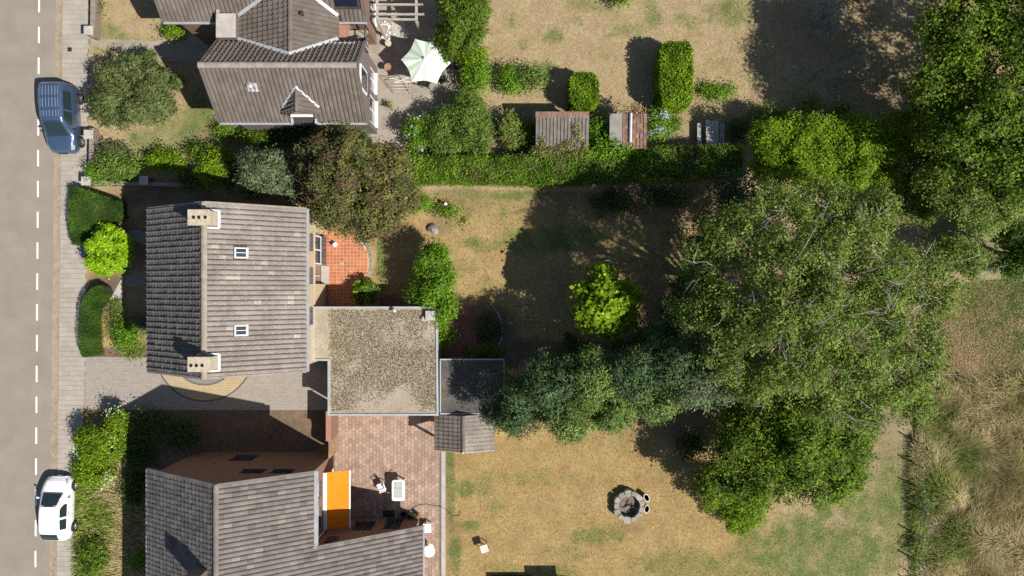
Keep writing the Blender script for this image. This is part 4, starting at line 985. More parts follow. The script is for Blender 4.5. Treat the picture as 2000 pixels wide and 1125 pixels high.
# chimney stack by the link, balcony on the other side
ch = MB().box(-15.9,-14.95,13.55,14.75,3.5,5.15).build('chimney', m_mauvebrick, N_); MB().box(-15.95,-14.9,13.5,14.8,5.15,5.24).build('chimney_cap', m_conc, ch, bevel=0.01)
MB().box(-16.02,-15.93,13.95,15.1,4.5,5.0).build('chimney_flashing', m_lead, ch)
bal = MB().box(-9.45,-8.15,13.3,14.55,3.3,3.45).build('balcony_floor', m_gravel, N_)
mb = MB(); 
for yy in (13.28,14.56): mb.beam((-9.4,yy,4.35),(-8.12,yy,4.35),0.05,0.05); mb.beam((-8.12,yy,3.4),(-8.12,yy,4.35),0.05,0.05)
for k in range(5): mb.beam((-8.12,13.3+k*.31,3.4),(-8.12,13.3+k*.31,4.35),0.03,0.03)
mb.beam((-8.12,13.28,4.35),(-8.12,14.56,4.35),0.05,0.05); mb.build('railing', m_darkmetal, bal)
mb = MB(); mb.beam((-9.9,13.22,5.05),(-8.5,13.22,5.05),0.10,0.12); mb.beam((-9.85,12.9,5.2),(-9.85,13.22,5.05),0.10,0.1); mb.beam((-8.55,12.9,5.2),(-8.55,13.22,5.05),0.10,0.1); mb.build('dormer_head', m_lead, N_)
# dormer on the street side slope
dz = 5.9; dxm = (dmx0+dmx1)/2
dm = MB().box(dmx0+.1,dmx1-.1,ys_+.32,9.9,3.9,5.0).build('dormer', m_mauvebrick, N_)
mb = MB(); yd0, yd1 = 9.36, 10.56
mb.slab([(dmx0-.3,yd0,5.0),(dxm,yd0,dz),(dxm,yd1,dz),(dmx0-.3,9.72,5.0)],0.08); mb.slab([(dxm,yd0,dz),(dmx1+.3,yd0,5.0),(dmx1+.3,9.72,5.0),(dxm,yd1,dz)],0.08)
dr = mb.build('dormer_roof', m_deck, dm)
ang = math.hypot(dxm-dmx0+.3, dz-5.0)
pl = tile_slope((dmx0-.3,yd1,5.03),(0,-1,0),(dxm-dmx0+.3,0,dz-5.0),yd1-yd0,ang,0.26,0.34,8,rs,lambda p: p.z > zA(p)-.05)
pieces('roof_tile', dm, TN, pl, m_tile_br)
pl = tile_slope((dmx1+.3,yd0,5.03),(0,1,0),(-(dmx1+.3-dxm),0,dz-5.0),yd1-yd0,ang,0.26,0.34,8,rs,lambda p: p.z > zA(p)-.05)
pieces('roof_tile', dm, TN, pl, m_tile_br)
ridge(dm,(dxm,yd0,dz+.03),(dxm,yd1-.1,dz+.03),m_tile_br,0.09,0.3)
for sgn in (-1,1): MB().beam((dxm,yd1+.06,dz+.15),(dxm+sgn*(dxm-dmx0+.3),9.76,5.17),0.12,0.04).build('valley_flashing', m_lead, dm)
wd = MB().box(dmx0+.15,dmx1-.15,9.40,9.46,4.35,4.95).build('dormer_window', m_white, dm)
MB().box(dmx0+.08,dmx1-.08,9.28,9.40,4.92,5.02).build('dormer_fascia', m_white, dm)
for xx in (dmx0+.02,dmx1-.02): MB().box(xx-.05,xx+.05,9.02,9.6,4.40,4.62).build('dormer_cheek', m_lead, dm)
zz = zA(Vector((0,10.55,0))); MB().lathe([(0.10,zz-.1),(0.10,zz+.25),(0.17,zz+.26),(0.17,zz+.34),(0.03,zz+.40)],(-13.75,10.62,0),14).build('vent_pipe', m_zinc, N_)
MB().slab([(-13.95,10.4,zA(Vector((0,10.4,0)))+.07),(-13.4,10.4,zA(Vector((0,10.4,0)))+.07),(-13.4,10.75,zA(Vector((0,10.75,0)))+.07),(-13.95,10.75,zA(Vector((0,10.75,0)))+.07)],.02).build('flashing', m_lead, N_)
MB().lathe([(0.09,5.3),(0.09,5.9),(0.13,5.9),(0.02,6.02)],(-11.15,14.55,0),12).build('vent_pipe', m_darkmetal, N_)
sol = MB().slab([(-9.5,15.25,ZE+(15.25-ycS)+.10),(-8.35,15.25,ZE+(15.25-ycS)+.10),(-8.35,17.5,ZE+(17.5-ycS)+.10),(-9.5,17.5,ZE+(17.5-ycS)+.10)],0.05).build('solar_panel', m_solar, N_)

# ---------------------------------------------------------------- south house
Z = thing('house_with_awning', 'dark brick house with mottled grey tiled catslide roof and orange awning on the patio side', 'house', (-14.7,-14.5,0))
zr2, rx2, sl2 = 8.0, -14.74, 0.596; xe0 = -19.75; xe1 = -10.58; xe2 = -5.18; yNv = -9.78; yW = -13.82; yEnd = -21
zat = lambda x: zr2-sl2*abs(x-rx2)
wN = yNv-.3; wE = xe1-.32
mb = MB()
wall_y(mb, wN, xe0+.35, wE, 0, zat(xe0)-.1, -0.3, [(-16.6,-15.2,1.0,2.2),(-14.9,-13.6,4.2,4.9),(-13.2,-12.0,4.2,4.9)])
gable_wall(mb, 'y', wN, -0.3, xe0+.35, wE-.0, zat(xe0)-.1, zr2-.2, rx2+.1)
wall_x(mb, wE, yW-.3, wN-.3, 0, zat(xe1), -0.3, [(-11.9,-11.0,3.2,4.6),(-13.6,-12.5,3.2,4.6),(-13.2,-11.0,0.0,2.1)])
wall_x(mb, xe0+.35, yEnd, wN-.3, 0, zat(xe0), 0.3)
HW = [(-9.4,-8.2,0.9,2.3),(-7.6,-6.6,0.05,2.1)]
wall_y(mb, yW-.28, wE, xe2-.5, 0, 2.45, -0.3, HW)
mb.add([(wE,yW-.28,2.45),(xe2-.5,yW-.28,2.45),(wE,yW-.28,zat(wE)-.12),(wE,yW-.58,2.45),(xe2-.5,yW-.58,2.45),(wE,yW-.58,zat(wE)-.12)],[(0,2,1),(3,4,5),(1,2,5,4),(0,1,4,3),(0,3,5,2)])
wall_x(mb, xe2-.5, yEnd, yW-.58, 0, 2.4, -0.3)
wall_y(mb, yEnd+.3, xe0+.35, xe2-.5, 0, 2.4, -0.3); mb.add([(x_,y_,z_) for y_ in (yEnd,yEnd+.3) for x_,z_ in ((xe0+.35,2.4),(xe2-.5,2.4),(rx2,zr2-.2),(xe0+.35,zat(xe0)-.1))],[(0,1,2,3),(7,6,5,4),(1,5,6,2),(2,6,7,3),(3,7,4,0),(0,4,5,1)])
mb.build('wall', m_redbrick, Z)
for h_ in [(-16.6,-15.2,1.0,2.2),(-14.9,-13.6,4.2,4.9),(-13.2,-12.0,4.2,4.9)]: win_y(Z, wN, 1, *h_, m_frame_dk, m_darkbrick)
for h_ in [(-11.9,-11.0,3.2,4.6),(-13.6,-12.5,3.2,4.6)]: win_x(Z, wE, 1, *h_, m_white, m_darkbrick, 0.08)
win_x(Z, wE, 1, -13.2,-11.0,0.0,2.1, m_white, None, 0.1, 2, name='patio_door')
win_y(Z, yW-.28, 1, *HW[0], m_frame_dk, m_darkbrick); win_y(Z, yW-.28, 1, *HW[1], m_frame_dk, None, name='side_door')
ww = MB().box(-10.4,-9.75,yW-.27,yW-.2,3.4,4.2).build('window', m_frame_dk, Z); MB().box(-10.35,-9.8,yW-.2,yW-.19,3.45,4.15).build('pane', m_glass, ww)
mb = MB()
mb.slab([(rx2,yEnd,zr2-.04),(rx2,yNv-.03,zr2-.04),(xe0,yNv-.03,zat(xe0)-.04),(xe0,yEnd,zat(xe0)-.04)],.1)
mb.slab([(xe1,yW,zat(xe1)-.04),(xe1,yNv-.03,zat(xe1)-.04),(rx2,yNv-.03,zr2-.04),(rx2,yW,zr2-.04)],.1)
mb.slab([(xe2,yEnd,zat(xe2)-.04),(xe2,yW-.03,zat(xe2)-.04),(rx2,yW-.001,zr2-.04),(rx2,yEnd,zr2-.04)],.1)
zf = mb.build('roof', m_deck, Z)
TS = tile_variants(0.255,0.36,0.03,0.045,10,flat=False,seed=9); TS2 = tile_variants(0.255,0.36,0.05,0.014,12,groove=True,seed=19,pale=1.35); rs = np.random.RandomState(21)
V_ = (-1,0,sl2); Lf = lambda a,b: math.hypot(1,sl2)*abs(a-b)
lowW = tile_slope((xe2,yEnd,zat(xe2)),(0,1,0),V_,yW-yEnd,Lf(rx2,xe2),0.255,0.36,12,rs)
upE = tile_slope((xe1,yW,zat(xe1)),(0,1,0),V_,yNv-yW,Lf(rx2,xe1),0.255,0.36,12,rs)
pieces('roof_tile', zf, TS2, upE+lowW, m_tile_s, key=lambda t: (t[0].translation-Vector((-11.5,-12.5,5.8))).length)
pieces('roof_tile', zf, TS, tile_slope((xe0,yNv,zat(xe0)),(0,-1,0),(1,0,sl2),yNv-yEnd,Lf(rx2,xe0),0.255,0.30,10,rs), m_tile_shaded, key=lambda t: -t[0].translation.y)
ridge(zf,(rx2,yEnd,zr2+.01),(rx2,yNv,zr2+.01),m_tile_s,0.13,0.42)
for (a,b2) in (((xe0,yNv,zat(xe0)),(rx2,yNv,zr2)),((xe1,yNv,zat(xe1)),(rx2,yNv,zr2)),((xe2,yW,zat(xe2)),(xe1-.1,yW,zat(xe1-.1)))): MB().beam(a,b2,0.07,0.16).build('verge', m_tile_s, zf)
MB().box(xe1-.02,xe1+.20,yW-.05,yNv,zat(xe1)-.14,zat(xe1)-.03).build('gutter', m_zinc, zf); MB().box(xe2-.02,xe2+.09,yEnd,yW,zat(xe2)-.14,zat(xe2)-.03).build('gutter', m_zinc, zf); MB().box(xe0-.1,xe0+.02,yEnd,yNv,zat(xe0)-.14,zat(xe0)-.03).build('gutter', m_lead, zf)
MB().lathe([(0.05,0),(0.05,5.3)],(wE+.10,yW-.15,0),8).build('downpipe', m_lead, Z)
MB().obox((xe1+.05,yW-.02,zat(xe1)+.0),(.18,.2,.05),0,0,0.5).build('flashing', m_lead, zf)
chimney(Z,-16.1,-15.25,-15.0,-14.1,6.4,8.6,[(-15.85,-14.55),(-15.5,-14.55)],m_mauvebrick)
# awning
aw = thing('awning', 'orange fabric awning with white cassette over the patio doors', 'awning', (wE,-12.3,0))
y0_, y1_ = -13.95, -10.66
for k in range(4):
    ya, yb = y0_+(y1_-y0_)*k/4, y0_+(y1_-y0_)*(k+1)/4; mb = MB(); xm = (wE+.20-9.48)/2
    mb.slab([(wE+.20,ya,2.58),(xm,ya,2.335),(xm,yb,2.335),(wE+.20,yb,2.58)],.012,r=[.2,.8,.4,.9][k]); mb.slab([(xm,ya,2.335),(-9.48,ya,2.12),(-9.48,yb,2.12),(xm,yb,2.335)],.012,r=[.2,.8,.4,.9][k])
    mb.build('fabric_panel', m_orange, aw)
MB().box(wE-.005,wE+.205,y0_,y1_,2.52,2.66).build('cassette', m_white, aw, bevel=0.02)
MB().box(-9.51,-9.44,y0_-.02,y1_+.02,2.06,2.15).build('front_bar', m_white, aw)
for yy in (-13.2,-11.4):
    MB().tube([(wE+.1,yy,2.5),(-10.1,yy+.5,2.30),(-9.48,yy,2.06)],0.025,6).build('folding_arm', m_white, aw)
# ---------------------------------------------------------------- cars
def car(name, label, loc, rz, length, st, paint, glass_ws, side_glass, wheels, wr, rear=None, ribs=False, lampf=None):
    """lofted shell: st rows = (y from nose, z_top, w_top, z_belt, w_belt, z_low, w_low)"""
    st = np.array(st); t = thing(name, label, 'car', loc); t.rotation_euler = (0,0,rz)
    A_ = [0, .22, .36, .44, .52, .66, .72, .86, .95, 1.0]
    def S(y, s, off=0.0):
        v = [np.interp(y, st[:,0], st[:,k]) for k in range(1,7)]
        zt, wt, zb, wb, zl, wl = v; a = abs(s)
        xs_ = [0, wt*.62, wt*.90, wt, wt+(wb-wt)*.35, wb*.985, wb, wb, wl+(wb-wl)*.55, wl]
        zs_ = [zt+.02, zt+.012, zt-.012, zt-.05, zt-.05-(zt-.05-zb)*.38, zb+.02, zb-.04, (zb+zl)*.5, zl+.08, zl]
        x = np.interp(a, A_, xs_); z = np.interp(a, A_, zs_)
        p = Vector((math.copysign(x, s) if a > 0 else 0.0, length/2-y, z))
        return p+Vector((math.copysign(1,s)*off*a*0.9 if a > .2 else 0, 0, off*(1-a)))
    ss = np.concatenate([-np.array(A_[::-1]), np.array(A_[1:])]); yy = np.unique(np.concatenate([st[:,0], np.linspace(0,length,40)]))
    mb = MB(); m = len(ss)
    vs = [S(y, s) for y in yy for s in ss]; fs = [(i*m+j, i*m+j+1, (i+1)*m+j+1, (i+1)*m+j) for i in range(len(yy)-1) for j in range(m-1)]
    fs += [tuple(range(m)), tuple((len(yy)-1)*m+j for j in range(m))[::-1]]
    mb.add([v+Vector(loc) for v in vs], fs); mb.build('body', paint, t, smooth=True)
    def patch(nm, y0, y1, s0, s1, mat, parent=t, off=0.008, ny=8, ns=8, taper=None):
        mb = MB(); vs = []
        for i in range(ny+1):
            for j in range(ns+1):
                y = y0+(y1-y0)*i/ny; a0, a1 = s0, s1
                if taper: a0 = s0+(s1-s0)*taper(i/ny)
                vs.append(S(y, a0+(a1-a0)*j/ns, off)+Vector(loc))
        return mb.add(vs, [(i*(ns+1)+j, i*(ns+1)+j+1, (i+1)*(ns+1)+j+1, (i+1)*(ns+1)+j) for i in range(ny) for j in range(ns)]).build(nm, mat, parent, smooth=True)
    patch('windscreen', glass_ws[0], glass_ws[1], -.40, .40, m_carglass)
    if rear: patch('rear_window', rear[0], rear[1], -.36, .36, m_carglass)
    for (a, b2) in side_glass:
        for sg in (-1, 1): patch('side_window', a, b2, sg*.48, sg*.645, m_carglass, taper=(lambda u: max(0,(.3-u)*1.6)) if a == side_glass[0][0] else None)
    patch('windscreen_seal', glass_ws[1]-.0, glass_ws[1]+.03, -.40,.40, m_black, off=0.006, ny=1); patch('bonnet_seam', glass_ws[0]-.05, glass_ws[0]-.01, -.42,.42, m_black, off=0.006, ny=1)
    if lampf:
        for sg in (-1,1): patch('headlight', lampf[0], lampf[1], sg*.40, sg*.60, m_lamp, off=0.012, ny=5, ns=5); patch('tail_light', length-.09, length-.03, sg*.60, sg*.80, m_redlamp, off=0.012, ny=3, ns=3)
    if ribs:
        for (a, b2) in ribs:
            for k in range(7):
                s = -.30+.6*k/6; patch('roof_rib', a, b2, s-.012, s+.012, m_rib, off=0.022, ny=3, ns=1)
    for sg in (-1, 1):                     # mirrors, door seams and handles
        p = S(glass_ws[1]-.35, sg*.66)+Vector(loc); MB().obox(p+Vector((sg*.10,0.02,.04)),(.17,.09,.13),sg*.25).build('mirror', m_black if ribs else paint, t, bevel=0.02)
        for a in (side_glass[0][0]+.25, side_glass[0][1]+.02): patch('door_seam', a, a+.015, sg*.66, sg*.95, m_black, off=0.004, ny=1, ns=4)
        patch('door_handle', side_glass[0][1]-.22, side_glass[0][1]-.06, sg*.725, sg*.745, m_black if not ribs else paint, off=0.02, ny=1, ns=1)
        patch('sill_trim', side_glass[0][0], side_glass[-1][1]+.1, sg*.955, sg*.995, m_black, off=0.006, ny=4, ns=1)
    for (wy, sg) in [(w, s) for w in wheels for s in (-1, 1)]:
        wl = float(np.interp(wy, st[:,0], st[:,4])); c = Vector((sg*(wl-.035), length/2-wy, wr))
        tp = [(wr*.62,-.10),(wr*.93,-.105),(wr,-.06),(wr,.06),(wr*.93,.105),(wr*.62,.10)]
        def spin(prof, n=24):
            mb = MB(); vs = []
            for (r_, x_) in prof:
                for j in range(n):
                    a = 2*math.pi*j/n; vs.append(c+Vector(loc)+Vector((sg*x_, r_*math.cos(a), r_*math.sin(a))))
            f2 = [(i*n+j, i*n+(j+1)%n, (i+1)*n+(j+1)%n, (i+1)*n+j) for i in range(len(prof)-1) for j in range(n)]
            return mb.add(vs, f2)
        w_ = spin(tp+[tp[0]]).build('wheel', m_black, t, smooth=True)
        mb = spin([(wr*.64,.03),(wr*.64,.095),(wr*.58,.08)])
        for k in range(5):
            a = 2*math.pi*k/5; mb.beam(c+Vector(loc)+Vector((sg*.085,0,0)), c+Vector(loc)+Vector((sg*.085,wr*.6*math.cos(a),wr*.6*math.sin(a))),.07,.03)
        mb.build('rim', m_alloy, w_)
        spin([(0.001,.0),(wr*.63,.0)]).build('wheel_disc', m_black, w_)
        spin([(wr*1.02,-.06),(wr*1.14,-.06),(wr*1.14,.045),(wr*1.02,.045)],28).build('wheel_arch', m_black, t)
    return t
# rows: y, z_top, w_top, z_belt, w_belt, z_low, w_low
van = [(0,.66,.34,.52,.44,.30,.40),(.04,.76,.48,.58,.60,.25,.55),(.12,.85,.59,.64,.72,.23,.66),(.25,.93,.67,.70,.81,.22,.74),(.5,1.01,.73,.80,.87,.22,.80),(.95,1.08,.76,.96,.885,.22,.82),(1.3,1.38,.70,1.00,.885,.22,.82),(1.66,1.69,.64,1.03,.89,.22,.82),
 (1.9,1.77,.645,1.05,.89,.22,.82),(2.6,1.82,.66,1.06,.89,.22,.82),(3.5,1.81,.66,1.07,.885,.22,.82),(3.92,1.76,.65,1.05,.87,.24,.80),(4.02,1.62,.63,1.0,.84,.28,.78),(4.06,1.2,.66,.9,.80,.34,.74)]
p = W(97,0,1.8)
car('parked_car', 'dark blue grey high roofed car parked half on the pavement', (-27.22, 10.20, 0.0), math.pi+math.radians(1.8), 4.06, van, m_carblue, (0.97,1.68), [(1.55,2.30),(2.42,3.5)], (0.72,3.35), 0.31,
    ribs=[(1.95,2.30),(2.50,3.05),(3.2,3.75)], lampf=(0.14,0.42))
bee = [(0,.60,.40,.48,.52,.30,.46),(.05,.70,.50,.55,.64,.24,.58),(.2,.82,.60,.64,.74,.22,.70),(.5,.93,.66,.76,.81,.22,.76),(.85,1.02,.70,.88,.84,.22,.78),(1.15,1.24,.64,.92,.85,.22,.79),(1.52,1.44,.56,.94,.86,.22,.80),
 (1.8,1.49,.56,.95,.86,.22,.80),(2.4,1.50,.57,.96,.86,.22,.80),(3.0,1.44,.57,.97,.86,.22,.80),(3.4,1.32,.56,.96,.84,.24,.78),(3.68,1.12,.56,.92,.78,.28,.72),(3.80,.80,.55,.70,.70,.34,.64)]
car('parked_car', 'small rounded white hatchback parked beside the overgrown front garden', (-27.56, -13.33, 0.0), math.radians(-1.5), 3.8, bee, m_carwhite, (0.87,1.55), [(1.5,2.25),(2.38,3.0)], (0.62,3.08), 0.29, rear=(3.25,3.66), lampf=(0.10,0.36))

# ---------------------------------------------------------------- front walls and pillars
def lowwall(name, label, p0, p1, h, w, mat, pill=(), cap=m_redbrick):
    a, b2 = W(*p0,h), W(*p1,h); a.z = b2.z = 0; t = thing(name, label, 'wall', ((a.x+b2.x)/2,(a.y+b2.y)/2,0))
    MB().beam((a.x,a.y,h/2-.03),(b2.x,b2.y,h/2-.03),w,h-.06).build('brickwork', mat, t)
    n = max(1, int((b2-a).length/.12)); d = (b2-a)/n; ang = math.atan2(d.y,d.x)
    rs = np.random.RandomState(2); vr = [MB().box(.005,d.length-.005,-w/2-.02,w/2+.02,0,.065,r=rs.rand()) for _ in range(5)]
    pieces('coping_brick', t, vr, [(Matrix.Translation(a+d*k+Vector((0,0,h-.06))) @ Matrix.Rotation(ang,4,'Z'), rs.randint(5)) for k in range(n)], m_ridge)
    for q_ in pill:
        c = W(*q_,h+.3); pi_ = MB().box(c.x-.22,c.x+.22,c.y-.22,c.y+.22,0,h+.22).build('pillar', mat, t)
        MB().box(c.x-.27,c.x+.27,c.y-.27,c.y+.27,h+.22,h+.30).build('pillar_cap', m_conc, pi_, bevel=.01)
    return t
lowwall('garden_wall','low brick wall with concrete capped pillar before the dry front lawn',(182,-40),(180,72),.62,.24,m_wallbrick,[(172,59)])
lowwall('garden_wall','low brick wall along the pavement by the round shrub with two pillars',(179,250),(177,350),.62,.24,m_wallbrick,[(172,262),(167,353)])
lowwall('boundary_wall','low brick boundary wall running from the pavement behind the yellow green bushes',(185,357),(385,361),.6,.2,m_redbrick,[(280,352)])
# brick screen wall and gate beside the brick patio
t = thing('screen_wall','tall brick screen wall joining the garage to the wooden gate','wall',(-10.75,-8,0))
MB().box(-10.86,-10.66,-8.95,-7.25,0,1.95).build('brickwork', m_redbrick, t); MB().box(-10.90,-10.62,-8.97,-7.22,1.95,2.02).build('coping', m_pinkbrick, t)
t = thing('wooden_gate','brown plank gate between the brick screen wall and the house with the awning','gate',(-10.76,-9.5,0))
for k in range(8): MB().box(-10.79,-10.73,-10.02+k*.13,-10.02+k*.13+.122,.06,1.86+.03*math.sin(k)).build('plank', m_woodb, t)
for z_ in (.35,1.0,1.65): MB().box(-10.73,-10.68,-10.02,-8.98,z_,z_+.1).build('rail', m_woodb, t)
MB().box(-10.68,-10.45,-9.52,-9.48,1.0,1.03).build('latch', m_steel, t)
# ---------------------------------------------------------------- pergola
t = thing('pergola','pale grey timber pergola against the house over the gravel patio','pergola',(-6.2,17.3,0))
h_ = 2.5; k_ = K(h_)
def wp(px,py,h=h_): return W(px,py,h)
a, b2 = wp(736,40), wp(813,40)
MB().box(a.x-.07,a.x+.07,wp(0,42).y,22,2.35,2.5).build('wall_plate', m_wood, t); MB().box(b2.x-.07,b2.x+.07,wp(0,40).y,22,2.35,2.5).build('beam', m_wood, t)
for py, xr in ((39,816),(29,829),(10,829),(-9,829),(-28,829)):
    y = wp(0,py).y; MB().box(a.x-.05,wp(xr,0).x,y-.05,y+.05,2.50,2.62).build('rafter', m_wood, t)
for py in (40,-50): y = wp(0,py).y; MB().box(b2.x-.07,b2.x+.07,y-.07,y+.07,0,2.35).build('post', m_wood, t); MB().box(a.x-.07,a.x+.07,y-.07,y+.07,0,2.35).build('post', m_wood, t)
# ---------------------------------------------------------------- parasol
pc = W(831,117,2.35); t = thing('parasol','pale green and white striped parasol over the garden table','parasol',(pc.x,pc.y,0))
m_par, nt, b = newmat('striped_canvas'); nt.links.new(ramp(nt, attr(nt,'rnd'), [(0,(0.44,0.60,0.43)),(0.5,(0.60,0.71,0.58)),(1,(0.74,0.79,0.71))]), b.inputs['Base Color']); b.inputs['Roughness'].default_value = .85
R_ = 49*K(2.3); offa = math.radians(-4); nseg = 6
tip = [(pc.x+R_*math.cos(offa+2*math.pi*i/nseg), pc.y+R_*math.sin(offa+2*math.pi*i/nseg)) for i in range(nseg)]
for i in range(nseg):
    a, b2 = tip[i], tip[(i+1)%nseg]; mb = MB(); nsub = 8; ro = []; ri = []
    for k in range(nsub+1):
        u = k/nsub; sc = 1-0.10*math.sin(math.pi*u); sag = -.03*math.sin(math.pi*u)
        x = a[0]+(b2[0]-a[0])*u; y = a[1]+(b2[1]-a[1])*u
        ro.append((pc.x+(x-pc.x)*sc, pc.y+(y-pc.y)*sc, 2.12)); ri.append((pc.x+(x-pc.x)*.5, pc.y+(y-pc.y)*.5, 2.36+sag))
    apex = (pc.x, pc.y, 2.62)
    for k in range(nsub):
        r_ = [0.25,1.0,0.85,0.05,0.15,1.0,0.9,0.3][k]
        mb.add([apex, ri[k], ri[k+1], ro[k], ro[k+1]], [(0,1,2),(1,3,4,2)], r_)
    mb.build('canopy_panel', m_par, t)
    MB().tube([(pc.x,pc.y,2.58),((pc.x+a[0])/2,(pc.y+a[1])/2,2.34),(a[0],a[1],2.10)],.012,5).build('rib', m_darkmetal, t)
MB().tube([(pc.x,pc.y,0),(pc.x,pc.y,2.62)],.025,8).build('pole', m_darkmetal, t); MB().lathe([(.11,2.60),(.10,2.66),(.03,2.70),(.03,2.78)],(pc.x,pc.y,0),10).build('finial', m_white, t)
MB().lathe([(.30,0.0),(.30,.07),(.05,.10)],(pc.x,pc.y,0),16).build('foot', m_conc, t)
# ---------------------------------------------------------------- garden furniture
def chair(name, label, c, rz, mat, group=None, plastic=False, sz=1.0):
    t = thing(name, label, 'chair', c, group); c = Vector(c); R3 = Matrix.Rotation(rz,3,'Z'); f = lambda x,y,z: c+R3 @ Vector((x*sz,y*sz,z*sz))
    MB().obox(f(0,0,.42),(.46*sz,.44*sz,.035),rz).build('seat', mat, t, bevel=.01)
    nb = 5
    for k in range(nb):
        x = -.17+.34*k/(nb-1); MB().beam(f(x,.20,.46),f(x,.30,.84),.05*sz,.018).build('back_slat', mat, t)
    MB().beam(f(-.22,.305,.86),f(.22,.305,.86),.03,.06).build('top_rail', mat, t)
    for sx in (-1,1):
        MB().tube([f(sx*.25,-.18,.62),f(sx*.26,.05,.64),f(sx*.23,.26,.63)],.024*sz,6).build('armrest', mat, t)
        for sy in (-1,1): MB().tube([f(sx*.24,sy*.21,0),f(sx*.22,sy*.19,.41)],.022*sz,6).build('leg', mat, t)
        MB().tube([f(sx*.235,-.19,.42),f(sx*.25,-.18,.62)],.02*sz,6).build('arm_post', mat, t)
    return t
gx = (pc.x, pc.y)
chair('garden_chair','dark metal garden chair at the round shrub side of the parasol',(W(888,130,.5).x,W(888,130,.5).y,0.012),math.radians(-100),m_darkmetal)
chair('garden_chair','dark garden chair half under the parasol beside the laundry rack',(W(832,162,.5).x,W(832,162,.5).y,0.012),math.radians(170),m_darkmetal)
chair('garden_chair','dark garden chair turned away at the parasol corner nearest the lilac shrub',(W(864,155,.5).x,W(864,155,.5).y,0.012),math.radians(-150),m_darkmetal)
t = thing('garden_table','round dark garden table standing under the striped parasol','table',(gx[0],gx[1],0))
MB().lathe([(.0,.70),(.62,.70),(.62,.735),(.0,.735)],(gx[0],gx[1],0),24).build('table_top', m_darkmetal, t)
for k in range(4):
    a = k*math.pi/2+.4; MB().tube([(gx[0]+.5*math.cos(a),gx[1]+.5*math.sin(a),.012),(gx[0]+.42*math.cos(a),gx[1]+.42*math.sin(a),.70)],.022,6).build('leg', m_darkmetal, t)
# laundry rack
q0 = W(757,160,.9); t = thing('laundry_rack','wood and white wire laundry drying rack on the gravel patio','laundry rack',(W(778,168).x,W(778,168).y,0))
A4 = [W(760,153,.95),W(758,172,0.012),W(770,161,.95),W(768,183,0.012),W(799,152,.95),W(797,178,.012),W(803,160,.95),W(800,184,.012)]
for i in range(0,8,2): MB().beam(A4[i],A4[i+1],.035,.02).build('leg', m_pine, t)
for (i,j) in ((0,6),(2,4),(0,4),(2,6)): MB().tube([A4[i],A4[j]],.012,5).build('rail', m_white, t)
for u in (.3,.55,.8):
    MB().tube([A4[2].lerp(A4[3],u),A4[6].lerp(A4[7],u)],.008,5).build('wire', m_white, t)
# white plastic set on the brick patio
c = W(745,951,.42); chair('garden_chair','white plastic garden armchair next to the white table on brick paving',(c.x,c.y,.04),math.radians(-68),m_plast)
c = W(778,958,.72); t = thing('garden_table','white plastic rectangular garden table with grey glass inset on brick paving','table',(c.x,c.y,.04))
tt = MB(); w2, l2 = .385, .62; an = math.radians(-1)
def rrect(cx,cy,w,l,r,z,n=5):
    out = []
    for (sx,sy,a0) in ((1,1,0),(-1,1,90),(-1,-1,180),(1,-1,270)):
        for k in range(n+1):
            a = math.radians(a0+90*k/n); out.append((cx+sx*(w-r)+r*math.cos(a), cy+sy*(l-r)+r*math.sin(a)))
    return out
MB().prism(rrect(c.x,c.y,w2,l2,.12,0),.70,.745).build('table_top', m_plast, t)
m_gin = PM('frosted_inset',(0.30,0.34,0.31),(0.50,0.53,0.50),5,16,.3,.05); MB().prism(rrect(c.x-.02,c.y+.05,w2-.12,l2-.14,.05,0),.745,.749).build('inset', m_gin, t)
for sx in (-1,1):
    for sy in (-1,1): MB().beam((c.x+sx*(w2-.09),c.y+sy*(l2-.12),.04),(c.x+sx*(w2-.11),c.y+sy*(l2-.14),.70),.06,.06).build('leg', m_plast, t)
MB().beam((c.x-.05,c.y+l2+.0,.78),(c.x+.2,c.y+l2+.10,.85),.03,.03).build('parasol_clip', m_plast, t)
c = W(834,1032,.5); t = thing('side_table','square white side table with cut out front at the house corner','table',(c.x,c.y,.04))
MB().box(c.x-.25,c.x+.25,c.y-.27,c.y+.27,.46,.50).build('table_top', m_plast, t)
for sx in (-1,1):
    for sy in (-1,1): MB().box(c.x+sx*.20-.03,c.x+sx*.20+.03,c.y+sy*.22-.03,c.y+sy*.22+.03,.04,.46).build('leg', m_plast, t)
c = W(838,1077,.72); t = thing('round_table','round white plastic garden table beside the catslide roof edge','table',(c.x,c.y,.04))
MB().lathe([(.0,.70),(.34,.70),(.36,.715),(.35,.735),(.0,.74)],(c.x,c.y,0),32).build('table_top', m_plast, t)
MB().lathe([(.20,.04),(.05,.10),(.04,.70)],(c.x,c.y,0),16).build('pedestal', m_plast, t)
# pots, mat and cable by the side door
def pot(name,label,px,py,r,h,mat,plantmat=None,z0=.04,n=120,fill=m_soil):
    c = W(px,py,h); t = thing(name,label,'plant pot',(c.x,c.y,z0))
    MB().lathe([(r*.7,z0),(r,z0+h),(r*.86,z0+h),(r*.82,z0+h*.85)],(c.x,c.y,0),18).build('pot', mat, t, smooth=False)
    MB().lathe([(.0,z0+h*.86),(r*.84,z0+h*.86)],(c.x,c.y,0),18).build('soil', fill, t)
    if plantmat:
        rs = nseed(); foliage('leaves', t, plantmat, cloud(rs,[(c.x,c.y,z0+h+.1,r*1.1,r*1.1,.18)],n,.09,.5,clump=.06))
    return t
pot('flower_pot','dark empty plant pot beside the side door mat',788,1004,.17,.28,m_black)
pot('flower_pot','dark pot with wilted plant at the brick wall corner',801,1008,.16,.26,m_black,L_shade)
pot('flower_pot','pale pot with dry plant on the sunny brick corner',816,1006,.13,.24,m_terrapot,L_dryleaf)
